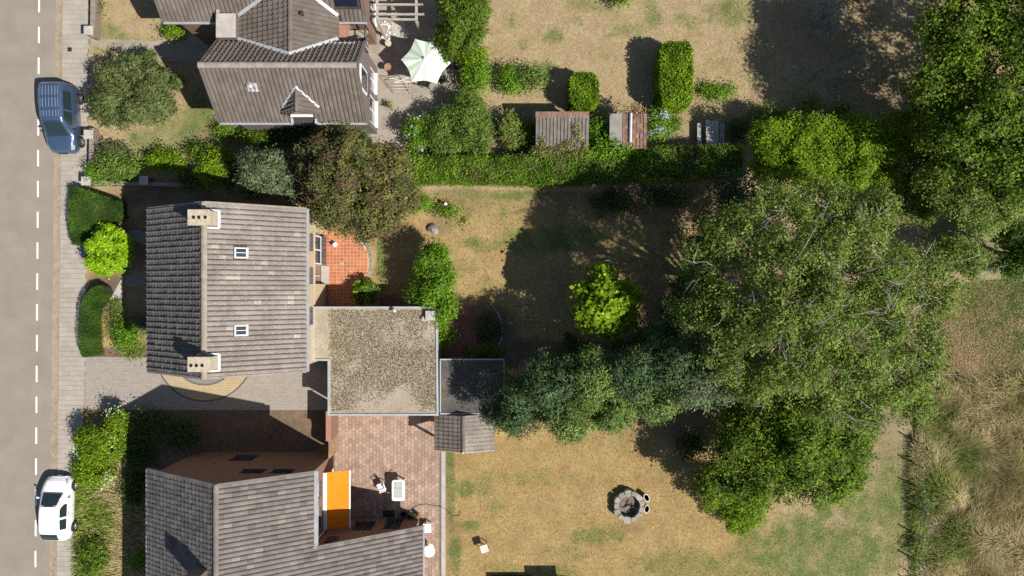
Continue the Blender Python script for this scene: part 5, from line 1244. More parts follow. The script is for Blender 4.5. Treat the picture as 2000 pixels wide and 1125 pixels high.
pot('flower_pot','small grey pot with fern beside the side door',780,1024,.12,.22,m_conc,L_cyp)
pot('flower_pot','small grey pot with blue green leaves at the wall foot',799,1022,.12,.22,m_conc,L_cyp)
a, b2 = W(748,996), W(771,1009); t = MB().box(a.x,b2.x,b2.y,a.y,.04,.058).build('door_mat', PM('green_mat',(0.015,0.035,0.03),(0.03,0.06,0.05),8,60,.95,.4)); tag(t,'dark green mat lying on brick paving before the side door','mat')
pts = [W(795,1002),W(806,992),W(820,985),W(832,984),W(848,987),W(862,989),W(872,995),W(885,1008),W(897,1006),W(898,998)]
t = MB().tube([(p.x,p.y,.065 if i < 7 else .03) for i,p in enumerate(pts)],.012,6).build('cable', m_black); tag(t,'thin black cable trailing from the pots over the kerb onto the lawn','cable')
# stool on the lawn
c = W(946,1072,.62); t = thing('lawn_stool','square pinkish white stool standing on the scorched lawn','stool',(c.x,c.y,0))
MB().obox((c.x,c.y,.62),(.46,.46,.04),math.radians(18)).build('seat', PM('pinkish_board',(0.58,0.49,0.44),(0.70,0.61,0.56),3,30,.7,.05), t)
for sx in (-1,1):
    for sy in (-1,1):
        v = Matrix.Rotation(math.radians(18),3,'Z') @ Vector((sx*.18,sy*.18,0)); MB().beam((c.x+v.x,c.y+v.y,0),(c.x+v.x*.95,c.y+v.y*.95,.60),.04,.04).build('leg', m_woodb, t)
# fire pit ring with planters
c = W(1229,989,.4); t = thing('fire_pit','round fire pit of rough grey stones with ashy middle on the dry lawn','fire pit',(c.x,c.y,0))
rs = np.random.RandomState(31); na = 13; a = 0
for k in range(na):
    a0 = 2*math.pi*k/na+rs.randn()*.03; a1 = 2*math.pi*(k+1)/na-.015+rs.randn()*.015; r0_ = .66+rs.randn()*.02; r1_ = .94+rs.randn()*.03; hh = .44+rs.rand()*.08
    am_ = (a0+a1)/2; P8 = [(r0_,a0),(r1_,a0+.02),(r1_+.03,am_),(r1_,a1-.02),(r0_,a1),(r0_-.01,am_)]
    mb = MB(); mb.prism([(c.x+r*math.cos(q_),c.y+r*math.sin(q_)) for r,q_ in P8],0,hh,r=rs.rand()); mb.build('stone', m_stone, t, bevel=.014)
MB().lathe([(.0,.12),(.4,.10),(.66,.06)],(c.x,c.y,0),24).build('ash_bed', m_ash, t)
mb = MB()
for k in range(7):
    a_ = rs.rand()*6.28; q_ = rs.rand()*.3; p0 = Vector((c.x+q_*math.cos(a_),c.y+q_*math.sin(a_),.13)); d_ = Vector((rs.randn(),rs.randn(),.2)).normalized()*.28
    mb.tube([p0-d_,p0+d_],.022,6)
mb.build('charred_sticks', m_hole, t)
for (px,py,rz_,lb) in ((1263,972.5,math.radians(118),'oval white rimmed planter of dark soil leaning beyond the fire pit'),(1263.5,994.5,math.radians(80),'oval white rimmed planter of dark soil touching the fire pit stones')):
    p = W(px,py,.45); t = thing('planter',lb,'planter',(p.x,p.y,0))
    MB().lathe([(.17,0),(.235,.45),(.255,.45),(.255,.47),(.222,.47),(.20,.40)],(p.x,p.y,0),24,1.0,.62,rz_).build('pot', m_plast, t, smooth=False)
    MB().lathe([(.0,.41),(.21,.41)],(p.x,p.y,0),24,1.0,.62,rz_).build('soil', m_soil, t)
# unseen swing seat, guessed and shaped to throw the shadow at the lawn's end
c = W(1105,1150); t = thing('unseen_swing_seat','unseen canopied swing seat guessed from its shadow on the scorched lawn','swing seat',(c.x,c.y,0))
MB().obox((c.x,c.y,1.85),(1.9,1.05,.06),0,math.radians(8)).build('canopy', m_bitumen, t)
for sx in (-1,1):
    for sy in (-1,1): MB().beam((c.x+sx*1.05,c.y+sy*.65,0),(c.x+sx*.9,c.y,1.85),.05,.05).build('leg', m_darkmetal, t)
MB().box(c.x-.75,c.x+.75,c.y-.28,c.y+.28,.45,.55).build('seat', m_darkmetal, t); MB().obox((c.x,c.y-.32,.85),(1.5,.06,.6),0,math.radians(12)).build('backrest', m_darkmetal, t)
for sx in (-1,1): MB().tube([(c.x+sx*.8,c.y,.5),(c.x+sx*.85,c.y,1.83)],.012,5).build('hanger', m_steel, t)
c = W(1000,1127); t = thing('guessed_box','long low dark box guessed from its shadow and added at the lawn end','box',(c.x,c.y,0))  # guessed box, added for the shadow along the lawn edge
MB().box(c.x-1.25,c.x+1.2,c.y-.35,c.y+.1,0,.35).build('box', m_darkmetal, t); MB().box(c.x-1.28,c.x+1.23,c.y-.38,c.y+.13,.35,.39).build('lid', m_darkmetal, t)
# ---------------------------------------------------------------- north garden sheds, bench
def shed(name,label,x0,x1,ys,yn,zs,zn,mat,wallmat):
    t = thing(name,label,'shed',((x0+x1)/2,(ys+yn)/2,0))
    mb = MB(); mb.add([(x0+.1,ys+.1,0),(x1-.1,ys+.1,0),(x1-.1,yn-.1,0),(x0+.1,yn-.1,0),(x0+.1,ys+.1,zs-.1),(x1-.1,ys+.1,zs-.1),(x1-.1,yn-.1,zn-.1),(x0+.1,yn-.1,zn-.1)],[(0,3,2,1),(4,5,6,7),(0,1,5,4),(1,2,6,5),(2,3,7,6),(3,0,4,7)])
    mb.build('wall', wallmat, t)
    r = MB().slab([(x0,ys,zs-.02),(x1,ys,zs-.02),(x1,yn,zn-.02),(x0,yn,zn-.02)],.06).build('roof', m_woodb, t)
    return t, r
a, b2 = W(1045,298,1.7), W(1150,220,2.3)
x0,x1,ys1,yn1 = a.x, W(1150,0,2.0).x, a.y, b2.y
t, r = shed('garden_shed','tiled garden shed with red ridge course overgrown by ivy','dummy' and x0,x1,ys1,yn1,1.7,2.3,m_tile_sh,m_redbrick)
TSh = tile_variants(0.205,0.32,0.055,0.03,7,seed=33); rs = np.random.RandomState(6); lv = math.hypot(yn1-ys1,.6)
pieces('roof_tile', r, TSh, tile_slope((x0,ys1,1.7),(1,0,0),(0,yn1-ys1,.6),x1-x0,lv*.88,.205,.32,7,rs), m_tile_sh)
top0 = Vector((0,yn1-ys1,.6))*.86; n_ = 10; wd_ = (x1-x0)/n_
for k in range(n_):
    MB().obox((x0+wd_*(k+.5), (ys1+top0.y+yn1)/2+.04, 2.3-.02+rs.rand()*.02),(wd_-.015,(yn1-ys1)*.16,.07),rs.randn()*.03,math.atan2(.6,yn1-ys1),0).build('ridge_tile', m_tile_red, r)
rs = nseed(); cx_, cy_ = (x0+x1)/2, (ys1+yn1)/2
iv = cloud(rs,[(x0+.6,ys1+.1,1.75,.75,.4,.2),(x1-1.0,ys1+.25,1.85,1.0,.5,.2),(x1-.75,cy_+.3,2.1,.25,.7,.12),(x0+1.2,ys1+.1,1.7,.8,.3,.2),(x0+.35,ys1+.7,1.9,.2,.5,.1)],2300,.10,.6,clump=.10)
t2 = thing('ivy','green and withered ivy creeping over the shed tiles','ivy',(cx_,ys1,0)); foliage('leaves', t2, L_mid, tuple(c_[:1500] for c_ in iv)); foliage('dry_leaves', t2, L_dryleaf, tuple(c_[1500:] for c_ in iv)); MB().tube([(cx_,ys1-.1,0),(cx_-.1,ys1-.05,1.0),(cx_,ys1+.05,1.75)],.02,5).build('stem', m_bark, t2)
a, b2 = W(1190,290,1.9), W(1263,222,2.1)
t, r = shed('felted_shed','small shed roofed half in grey felt and half in broken red tiles',a.x,W(1263,0,2).x,a.y,b2.y,1.9,2.1,None,m_greywood)
ms_ = W(1215,0,2).x
MB().slab([(a.x,a.y,1.93),(ms_,a.y,1.93),(ms_,b2.y,2.13),(a.x,b2.y,2.13)],.03).build('felt_sheet', PM('grey_felt',(0.20,0.19,0.165),(0.27,0.255,0.225),2,30,.9,.2), r)
rs = np.random.RandomState(44); TR = tile_variants(.2,.3,.03,.03,6,seed=44)
pieces('roof_tile', r, TR, [p_ for p_ in tile_slope((ms_,a.y,1.9),(1,0,0),(0,b2.y-a.y,.2),W(1263,0,2).x-ms_,b2.y-a.y,.2,.3,6,rs) if rs.rand() > .08], m_tile_red)
MB().tube([(W(1231,0,2).x,a.y+.35,2.0),(W(1231,0,2).x,b2.y,2.2)],.10,10).build('roof_roll', m_zinc, r)
# weathered picnic bench (slatted top and two seats)
c = W(1391,262,.75); t = thing('picnic_bench','weathered silver plank picnic table with side benches against the hedge','table',(c.x,c.y,0))
rs = np.random.RandomState(14)
for k in range(5): MB().box(c.x-.37+k*.15,c.x-.37+k*.15+.138,c.y-.85-.04*rs.rand(),c.y+.80+.06*rs.rand(),.72,.76,r=rs.rand()).build('plank', m_greywood, t)
for sx in (-1,1):
    for k in range(2): MB().box(c.x+sx*.68-.14+k*.145,c.x+sx*.68-.005+k*.145,c.y-.85,c.y+.75,.42,.46,r=rs.rand()).build('seat_plank', m_greywood, t)
for yy in (-.6,.55):
    for sx in (-1,1): MB().beam((c.x+sx*.62,c.y+yy,0),(c.x+sx*.25,c.y+yy,.72),.09,.045).build('leg', m_greywood, t)
    MB().beam((c.x-.85,c.y+yy,.39),(c.x+.85,c.y+yy,.39),.045,.06).build('crossbar', m_greywood, t)
# small things round the patios
c = W(1465,243); t = thing('paving_stone','loose reddish paving stone lying beside the tall bright hedge','stone',(c.x,c.y,0)); MB().obox((c.x,c.y,.12),(.36,.42,.24),.05).build('stone', m_tile_red, t, bevel=.03)
c = W(758,84,.5); t = thing('round_tub','pale round tub with lid standing by the brick corner','tub',(c.x,c.y,0)); MB().lathe([(.16,0),(.18,.5),(.0,.5)],(c.x,c.y,0),20).build('tub', m_conc, t); MB().lathe([(.19,.5),(.19,.53),(.0,.55)],(c.x,c.y,0),20).build('lid', PM('beige_lid',(0.46,0.38,0.30),(0.55,0.46,0.38),3,30), t)
rs = np.random.RandomState(71)
c0 = W(757,60)
t = thing('rock_bed','low bed of white and grey rocks along the pink brick wall','rock bed',(c0.x,c0.y,0))
for k in range(26):
    x, y = c0.x+rs.randn()*.16, c0.y+rs.uniform(-.55,.55); r_ = .05+.06*rs.rand()
    MB().lathe([(r_*.7,0),(r_,r_*.5),(r_*.6,r_*1.1),(0.0,r_*1.25)],(x,y,.01),7,1,.7+.3*rs.rand(),rs.rand()*3,r=rs.rand()).build('rock', m_conc if rs.rand() < .4 else m_white, t)
c = W(758,131,.6); t = thing('barbecue','small brown barbecue with round bowl by the mauve wall','barbecue',(c.x,c.y,0))
MB().lathe([(.12,.45),(.22,.62),(.22,.66),(.18,.62)],(c.x,c.y,0),16).build('bowl', m_woodb, t)
for k in range(3): a_ = k*2.09; MB().tube([(c.x+.2*math.cos(a_),c.y+.2*math.sin(a_),0),(c.x+.1*math.cos(a_),c.y+.1*math.sin(a_),.48)],.015,5).build('leg', m_darkmetal, t)
pot('flower_pot','clay pot with pale plant below the mauve wall windows',760,205,.17,.35,m_terrapot,L_birch,0.01)
def bin_(label,px,py,mat,rz):
    c = W(px,py,1.0); t = thing('wheelie_bin',label,'bin',(c.x,c.y,0)); mb = MB()
    mb.obox((c.x,c.y,.48),(.46,.52,.90),rz); mb.build('body', mat, t, bevel=.03); MB().obox((c.x,c.y+.02,.98),(.54,.62,.07),rz).build('lid', mat, t, bevel=.02)
    for sx in (-1,1): MB().obox((c.x+sx*.2,c.y+.24,.1),(.06,.2,.2),rz).build('wheel', m_black, t)
    MB().obox((c.x,c.y+.33,.96),(.4,.03,.03),rz).build('handle', mat, t)
bin_('green plastic wheelie bin standing under the gutter of the mauve house',708,259,m_greenbin,.05)
bin_('black wheelie bin in the shade beside the green bin',688,258,m_darkmetal,-.04)
for (px,py,lb) in ((870,398,'white globe garden lamp on the bare slope by the bronze tree'),(1160,361,'white globe garden lamp on a stake at the hedge foot')):
    c = W(px,py,.5); t = thing('globe_lamp',lb,'lamp',(c.x,c.y,0)); mb = MB(); mb.tube([(c.x,c.y,0),(c.x,c.y,.42)],.02,6).build('stake', m_darkmetal, t)
    MB().lathe([(.02,.40),(.09,.44),(.11,.52),(.08,.60),(.0,.63)],(c.x,c.y,0),14).build('globe', m_plast, t, smooth=True)
for (px,py,sx,sy,lb) in ((842,444,.28,.2,'dark grey rock on the bare soil by the palm like grass'),(849,450,.2,.24,'pale flat rock lying against the dark grey rock')):
    c = W(px,py); t = thing('rock',lb,'rock',(c.x,c.y,0)); MB().lathe([(1,0),(.9,.5),(.45,.9),(0.0,1.0)],(0,0,0),8).v
    mb = MB(); rs = np.random.RandomState(int(px)); vs=[]; 
    mb.lathe([(.26,0),(.27,.09),(.16,.2),(0.0,.23)],(c.x,c.y,0),9,sx/.24,sy/.24,.6); mb.v = [(v[0]+rs.randn()*.012,v[1]+rs.randn()*.012,v[2]+rs.randn()*.012) for v in mb.v]; mb.build('stone', m_stone if px > 845 else m_soil, t)
c = W(652,476); t = thing('folded_towel','white and dark crumpled cushion lying on the terracotta tiles','cushion',(c.x,c.y,.04))
mb = MB(); mb.obox((c.x+.1,c.y-.05,.09),(.28,.26,.09),.7); mb.build('white_pad', m_plast, t, bevel=.03); MB().obox((c.x-.1,c.y+.07,.08),(.26,.2,.07),.6).build('dark_pad', m_darkmetal, t, bevel=.02)
c = W(1187,519,.3); t = thing('plastic_tub','purple plastic tub with pale rim under the yellow green tree','tub',(c.x,c.y,0)); MB().lathe([(.25,.0),(.33,.30),(.29,.30),(.24,.06),(0.0,.05)],(c.x,c.y,0),24).build('tub', m_purple, t); MB().lathe([(.33,.30),(.36,.31),(.36,.33),(.29,.33),(.29,.30)],(c.x,c.y,0),24).build('rim', m_lamp, t)
pts = [W(*p_) for p_ in ((1560,178),(1600,140),(1640,115),(1680,103),(1710,92),(1730,84),(1732,100),(1715,120),(1690,140),(1660,155),(1630,168),(1618,170),(1615,160),(1630,153),(1660,156),(1700,160),(1750,167))]
t = MB().tube([(p_.x,p_.y,.03) for p_ in pts],.016,6).build('garden_hose', PAINT('green_hose',(0.02,0.16,0.07),.4)); tag(t,'green garden hose looped over the shaded lawn','hose')
c = W(932,58,.3); t = thing('toy_ball','small turquoise ball at the edge of the dry lawn','ball',(c.x,c.y,0)); MB().lathe([(0.001,0),(.07,.03),(.11,.11),(.07,.19),(0.001,.22)],(c.x,c.y,0),14).build('ball', PAINT('turquoise',(0.03,0.45,0.45),.4), t, smooth=True)
# edging arc of the shaded bed
t = thing('bed_edging','curved dark stone edging of the shaded flower bed behind the garage','edging',(W(970,640).x,W(970,640).y,0))
for k in range(16):
    a_ = math.radians(62-120*k/15); c = W(938,645); p = Vector((c.x+1.35*math.cos(a_),c.y+1.75*math.sin(a_),.05)); MB().obox(p,(.12,.24,.12),math.atan2(1.35*math.sin(a_),1.75*math.cos(a_))).build('kerb_stone', m_stone, t)
# ---------------------------------------------------------------- field fence
t = thing('field_fence','old wooden post and wire fence between the lawn and the tall straw','fence',(W(1783,990).x,W(1783,990).y,0))
rs = np.random.RandomState(51); tops = []
for py in (862,905,948,990,1040,1090,1140):
    b0_ = W(1786+rs.randn()*2,py); tp_ = b0_+Vector((rs.randn()*.05,rs.randn()*.05,1.15)); MB().tube([b0_-Vector((0,0,.1)),tp_],[.05,.042],7).build('post', m_greywood, t); tops.append((b0_,tp_))
for u in (.35,.65,.95):
    for k in range(len(tops)-1): MB().tube([tops[k][0].lerp(tops[k][1],u),tops[k+1][0].lerp(tops[k+1][1],u)],.006,4).build('wire', m_steel, t)
# ---------------------------------------------------------------- vegetation: street side
D = dict
plant('round_shrub','large round grey green shrub with rusty shoot tips before the mauve house','shrub',[PL(268,178,1.5,80,80,1.65),PL(230,200,1.3,52,52,1.3),PL(305,165,1.4,55,60,1.4)],L_olean,34000,.19,.30,k=16,f=.30,clump=.12,per=12,up=.4,spray=.7,
   extra=[('shoot_tips',L_tip,1700,.11,.45,D(clump=.05,per=2,up=.5,spray=.6,shell=.02))])
hedge('clipped_hedge','clipped dark hedge wedge at the pavement beside the lime green globe',[W(147,370,.5)[:2],W(160,366,.5)[:2],W(240,395,.5)[:2],W(243,425,.5)[:2],W(215,440,.5)[:2],W(190,470,.5)[:2],W(150,478,.5)[:2],W(143,440,.5)[:2]],1.0,L_yew,1500,.055)
plant('globe_shrub','lime green rounded globe shrub beside the clipped dark hedge','shrub',[PL(211,489,1.1,47,48,1.15)],L_lime,11000,.15,.62,k=22,f=.26,clump=.07,per=8,up=.55,cvar=.55)
cx_, cy_ = W(262,632)[:2]; arc_ = []
for k in range(9): a_ = math.radians(112+86*k/8); arc_.append((a_))
outer = [W(px,py,.45)[:2] for px,py in ((208,558),(190,562),(175,578),(165,600),(161,640),(164,680),(170,696))]; inner = [W(px,py,.45)[:2] for px,py in ((196,694),(194,660),(191,630),(193,608),(202,590),(214,572))]
def catmull(p, n=4):
    p = [Vector((q[0],q[1],0)) for q in p]; out = []
    for i in range(len(p)-1):
        a, b2, c2, d = p[max(i-1,0)], p[i], p[i+1], p[min(i+2,len(p)-1)]
        for k in range(n):
            u = k/n; out.append(((2*b2+(c2-a)*u+(2*a-5*b2+4*c2-d)*u*u+(3*b2-a-3*c2+d)*u**3)*.5)[:2])
    return out+[p[-1][:2]]
def hedge_strip(name, label, outer, inner, h, mat, dens, size, rough=.02, **kw):
    """curved clipped hedge: quads of the strip filled with leaves"""
    rs = nseed(); o = np.array(outer); i_ = np.array(inner)[::-1]
    m = max(len(o),len(i_)); u = np.linspace(0,1,m); f_ = lambda q: np.stack([np.interp(u,np.linspace(0,1,len(q)),q[:,k]) for k in (0,1)],1); o, i_ = f_(o), f_(i_)
    c = (o.mean(0)+i_.mean(0))/2; t = thing(name,label,'hedge',(c[0],c[1],0)); mb = MB()
    mid_ = (o+i_)/2; oo = mid_+(o-mid_)*.75; ii = mid_+(i_-mid_)*.75
    for k in range(m-1): mb.prism([tuple(oo[k]),tuple(oo[k+1]),tuple(ii[k+1]),tuple(ii[k])],0,h-.1)
    mb.build('branches',m_twig,t)
    wid = np.linalg.norm(o-i_,axis=1).mean(); Ln = np.linalg.norm(np.diff(mid_,axis=0),axis=1).sum()
    n1 = int(wid*Ln*dens); n2 = int(Ln*h*dens*1.7)
    uu = np.concatenate([rs.rand(n1),rs.rand(n2)]); vv = np.concatenate([rs.rand(n1),(rs.rand(n2) > .5)*1.0]); zz = np.concatenate([np.full(n1,h),h*rs.rand(n2)**.7])
    g_ = lambda q: np.stack([np.interp(uu,u,q[:,k]) for k in (0,1)],1); O, I = g_(o), g_(i_)
    P = np.column_stack([O+(I-O)*vv[:,None],zz]); sd = (O-I)/np.linalg.norm(O-I,axis=1,keepdims=True)
    N0 = np.column_stack([sd*np.where(zz < h,np.where(vv > .5,-1,1),0)[:,None],np.where(zz < h,.3,1.0)])
    P += rs.randn(len(P),3)*.022; P += rs.randn(len(P),3)*rough; P[:,2] += (fbm(P[:,0]+33,P[:,1]+33,1.1,6)-.5)*rough*7; P[:,2] = np.maximum(P[:,2],.02)
    N = unit(N0+rs.randn(len(P),3)*.45); T = rs.randn(len(P),3); T = unit(T-N*(T*N).sum(1,keepdims=True)); s = size*(.6+.8*rs.rand(len(P)))
    foliage('leaves',t,mat,(P,N,T,s,s*.6,np.clip(rs.rand(len(P))*.7+(fbm(P[:,0]+8,P[:,1]+8,1.3,4)-.5)+.15,0,1))); return t
hedge_strip('curved_hedge','curved clipped hedge strip between pavement and small front garden',catmull(outer),catmull(inner),.9,L_yew,1500,.055)
bush('low_bush','low glossy bush in the small front garden inside the curved hedge',247,660,.3,34,26,.42,L_bright,2400,.12,k=8)
bush('dry_bush','straggly dry green ground shrub beside the low glossy bush',225,625,.15,22,45,.2,L_birch,1500,.09,k=8)
bush('lavender_bush','grey lavender clump against the front wall of the middle house',275,630,.3,22,16,.32,L_blue,1100,.10,asp=.3,k=6)
bush('ground_cover','sparse green ground cover by the driveway corner',265,690,.12,32,14,.16,L_birch,900,.08,k=6)
for (px,py,rx,ry_,h,rz,mt,n,sz,lb) in ((228,326,46,24,.7,.75,L_mid,4600,.12,'mixed green bush behind the pavement pillar'),(190,335,20,18,.6,.6,L_bright,1300,.11,'pale green bush squeezed against the pavement wall'),
   (330,318,44,20,.6,.6,L_gold,3300,.12,'yellow green spreading bush in the middle of the boundary wall row'),(422,328,36,34,1.0,1.0,L_gold,4200,.13,'tall yellow green bush at the end of the boundary wall row'),
   (340,66,20,17,.5,.5,L_gold,900,.12,'small yellow green bush under the red brick gable wall'),(440,258,14,22,.5,.5,L_bright,900,.11,'small bright bush at the corner of the mauve house'),
   (500,268,38,16,.6,.6,L_deep,2200,.12,'dark green bush along the shaded mauve wall'),(385,350,40,20,.5,.5,L_shade,1700,.12,'dark leafy shrub in shade below the yellow green bush'),
   (470,330,36,40,.9,.9,L_shade,2800,.13,'shaded evergreen between the boundary wall and the blue green conifer'),(580,262,60,18,.8,.7,L_shade,2600,.12,'shaded shrub row under the dormer of the mauve house'),
   (196,12,6,30,.2,.2,L_weed,260,.08,'thin weeds growing along the front lawn wall'),(225,300,30,14,.6,.6,L_olean,1500,.13,'grey green upright bush before the round shrub'),(395,300,34,12,.6,.6,L_deep,1300,.12,'dark upright bush by the dry corner lawn')):
    bush('garden_bush',lb,px,py,h,rx,ry_,rz,mt,n,sz,k=9)
# weedy bush with pale tips and wild grass in the southern front garden
plant('pale_tipped_bush','bright green bush with silvery pale shoots overhanging the pavement','shrub',[PL(200,860,1.0,48,46,1.1),PL(185,920,.5,40,40,.6),PL(235,835,1.1,26,30,.9)],L_gold,11000,.16,.42,k=12,clump=.13,per=12,spray=.6,
   extra=[('pale_tips',m_whitefl,620,.13,.4,D(clump=.26,per=110,shell=.02,zmin=.75,spray=.5))])
rs = nseed(); x, y = scatter(rs,[(150,900),(235,880),(240,960),(285,990),(285,1130),(150,1130)],9000); m = len(x)
gn = fbm(x+40,y+40,.8,91); isd = gn+.12*rs.randn(m)+np.clip((1000+x/K()-205)/160,-.2,.3) > .56
for nm,lb,sel,mt in (('wild_grass','rank green wild grass in the overgrown front garden',~isd,L_weed),('dry_wild_grass','straw coloured dead grass in the overgrown front garden',isd,L_straw)):
    k_ = sel; n = k_.sum(); ob = blades(nm,None,mt,np.stack([x[k_],y[k_],np.zeros(n)],1),.25+.3*rs.rand(n),.03+.03*rs.rand(n),.7+.5*rs.rand(n),1.0+3.5*vnoise(x[k_]+9,y[k_]+9,.5,7)+rs.randn(n)*.6,rs.rand(n),2); stuff(ob); tag(ob,lb,'grass')
bush('weed_clump','dark leafy weed clump at the bottom of the overgrown front garden',190,1085,.35,32,38,.45,L_deep,2600,.12,k=9)
bush('weed_clump','small leafy weed by the wall of the house with awning',275,1095,.25,14,24,.35,L_bright,800,.11,k=6)
for (px,py,rx,ry_,h,lb) in ((300,830,50,30,.7,'dark ivy covered shrub in the shade by the driveway edge'),(275,885,30,40,.6,'shaded shrub between overgrown garden and gable wall'),(360,850,50,34,.7,'dark creeping shrub below the shaded gable wall'),(262,950,20,40,.4,'low shaded plants beside the white guttered roof edge')):
    bush('shade_shrub',lb,px,py,h,rx,ry_,h*.8,L_shade,2600,.12,k=10)
# ---------------------------------------------------------------- trees between the houses
plant('blue_green_conifer','blue green conifer dotted with brown cones between the two houses','tree',[PL(528,335,2.6,50,52,2.2),PL(568,350,2.2,42,45,1.9),PL(500,358,1.8,28,32,1.3)],L_blue,22000,.20,.26,k=14,f=.32,trunk=(*W(535,340,2.6)[:2],3.4,.13),clump=.13,per=10,spray=.8,
   extra=[('cones',L_cone,420,.12,.5,D(clump=.05,per=2,shell=.02,spray=.5))])
plant('bronze_tree','broad bronze and green leaved tree overhanging the terracotta patio','tree',[PL(690,350,4.6,75,80,2.3),PL(640,320,4.0,50,55,1.9),PL(760,390,3.9,55,55,1.9),PL(700,420,3.6,60,50,1.7),PL(655,390,4.0,55,55,1.9),PL(670,285,3.6,50,35,1.5),PL(745,330,4.0,50,45,1.8),PL(725,440,3.0,38,30,1.1)],L_brown,56000,.14,.48,k=20,f=.29,
   trunk=(*W(700,370,4.0)[:2],5.6,.2),clump=.16,per=30,cvar=.65,extra=[('green_shoots',L_olean,14000,.13,.45,D(clump=.16,per=24,shell=.08))])
plant('cone_bearing_pine','dark green pine with brown tips beside the striped parasol','tree',[PL(905,35,2.8,50,58,1.7),PL(880,80,2.2,32,32,1.2),PL(925,75,2.2,26,30,1.2),PL(900,-20,2.8,50,40,1.6)],L_deep,24000,.22,.24,k=15,f=.34,trunk=(*W(905,40,2.8)[:2],3.8,.14),clump=.13,per=10,spray=.85,
   extra=[('cones',L_cone,520,.13,.5,D(clump=.05,per=2,shell=.02,spray=.6))])
for (px,py,rx,ry_,h,rz,mt,n,sz,lb) in ((925,112,24,26,.8,.8,L_gold,1700,.14,'yellow green bush growing at the foot of the cone bearing pine'),(935,152,30,30,.8,.85,L_bright,2600,.12,'bright rounded bush first in the row beside the parasol'),(990,158,24,24,.75,.75,L_bright,2000,.12,'bright rounded bush in the middle of the lawn edge row'),
   (1040,156,26,24,.75,.75,L_mid,2000,.12,'greyer rounded bush at the lawn end of the bush row'),(913,192,26,16,.4,.4,L_bright,900,.11,'low pale leaves spilling below the bush row')):
    bush('garden_bush',lb,px,py,h,rx,ry_,rz,mt,n,sz,k=10,f=.34)
plant('leafy_shrub','large rounded mid green shrub beside the lilac flowering shrub','shrub',[PL(905,248,1.4,58,55,1.45),PL(935,270,1.2,38,36,1.2),PL(870,270,1.2,38,32,1.1),PL(915,210,1.2,36,26,1.0)],L_mid,21000,.11,.45,k=14,f=.34,clump=.12)
plant('lilac_shrub','glossy shrub with lilac flowers at the patio corner','shrub',[PL(826,258,.9,38,34,.95),PL(855,240,.9,30,24,.9)],L_bright,7500,.12,.5,k=10,clump=.12,extra=[('flowers',m_lilac,420,.10,.8,D(clump=.09,per=9,shell=.02,up=.7))])
bush('dry_hydrangea','half withered hydrangea between leafy shrub and tiled shed',1000,255,.6,22,40,.7,L_birch,2600,.12,k=9,extra=[('dry_heads',L_dryleaf,380,.12,.7,D(clump=.10,per=12,shell=.03))])
bush('dark_bush','dark bush hard against the tiled shed wall',1028,255,.6,13,38,.7,L_deep,1500,.11,k=8)
bush('hydrangea','hydrangea with blue flower heads beside the felted shed',1287,245,.7,24,28,.75,L_bright,2600,.13,k=9,extra=[('flower_heads',m_lilac,420,.12,.8,D(clump=.09,per=14,shell=.02,up=.7))])
bush('garden_bush','round dark bush behind the blue hydrangea',1312,240,.5,16,16,.55,L_deep,800,.1,k=7)
bush('climber','leafy climber growing between the two sheds',1172,262,.8,20,40,.8,L_bright,2200,.13,k=9)
bush('dead_vine','brown dead vine along the top of the felted shed',1230,216,1.9,40,7,.2,L_dryleaf,420,.12,k=6)
rs = nseed()
def boxtopiary(name,label,cx,cy,hx,hy,h,r,mat,dens,size):
    pts = [(p[0],p[1]) for p in rrect(cx,cy,hx,hy,r,0,5)]
    return hedge(name,label,pts,h,mat,dens,size,rough=.045,round_=.35)
c = W(1320,146,1.7); boxtopiary('clipped_topiary','tall clipped block of bright laurel standing on the dry lawn',c.x,c.y,31*K(1.7),62*K(1.7),1.95,.55,L_gold,620,.13)
c = W(1140,178,1.5); boxtopiary('clipped_topiary','small rounded clipped laurel beside the tiled shed',c.x,c.y,28*K(1.5),35*K(1.5),1.7,.6,L_gold,620,.12)
t = bush('sage_row','low row of leafy plants on the dry lawn beside the clipped laurel block',1410,177,.2,55,9,.25,L_bright,1500,.11,k=14)
for (px,py,lb) in ((1580,205,'pink flowered rose bush in front of the tall bright hedge'),(1640,216,'sparse pink rose bush in the shade beside the first rose bush')):
    bush('rose_bush',lb,px,py,.5,20,16,.5,L_mid,900,.10,k=7,extra=[('blooms',m_pinkflower,26,.12,.9,D(clump=.03,per=2,shell=.02,up=.8))])
bush('border_plants','scrubby low plants at the foot of the tall bright hedge',1500,222,.25,60,12,.3,L_birch,1400,.11,k=10)
bush('border_plants','dark low plants beside the weathered picnic bench',1440,255,.3,24,28,.35,L_shade,1100,.11,k=9)
plant('dead_bush','grey leafless tangle of dead twigs on the shaded lawn','dead bush',[PL(1612,35,.6,36,40,.7)],L_dead,2600,.34,.05,k=8,clump=.16,spray=.9)
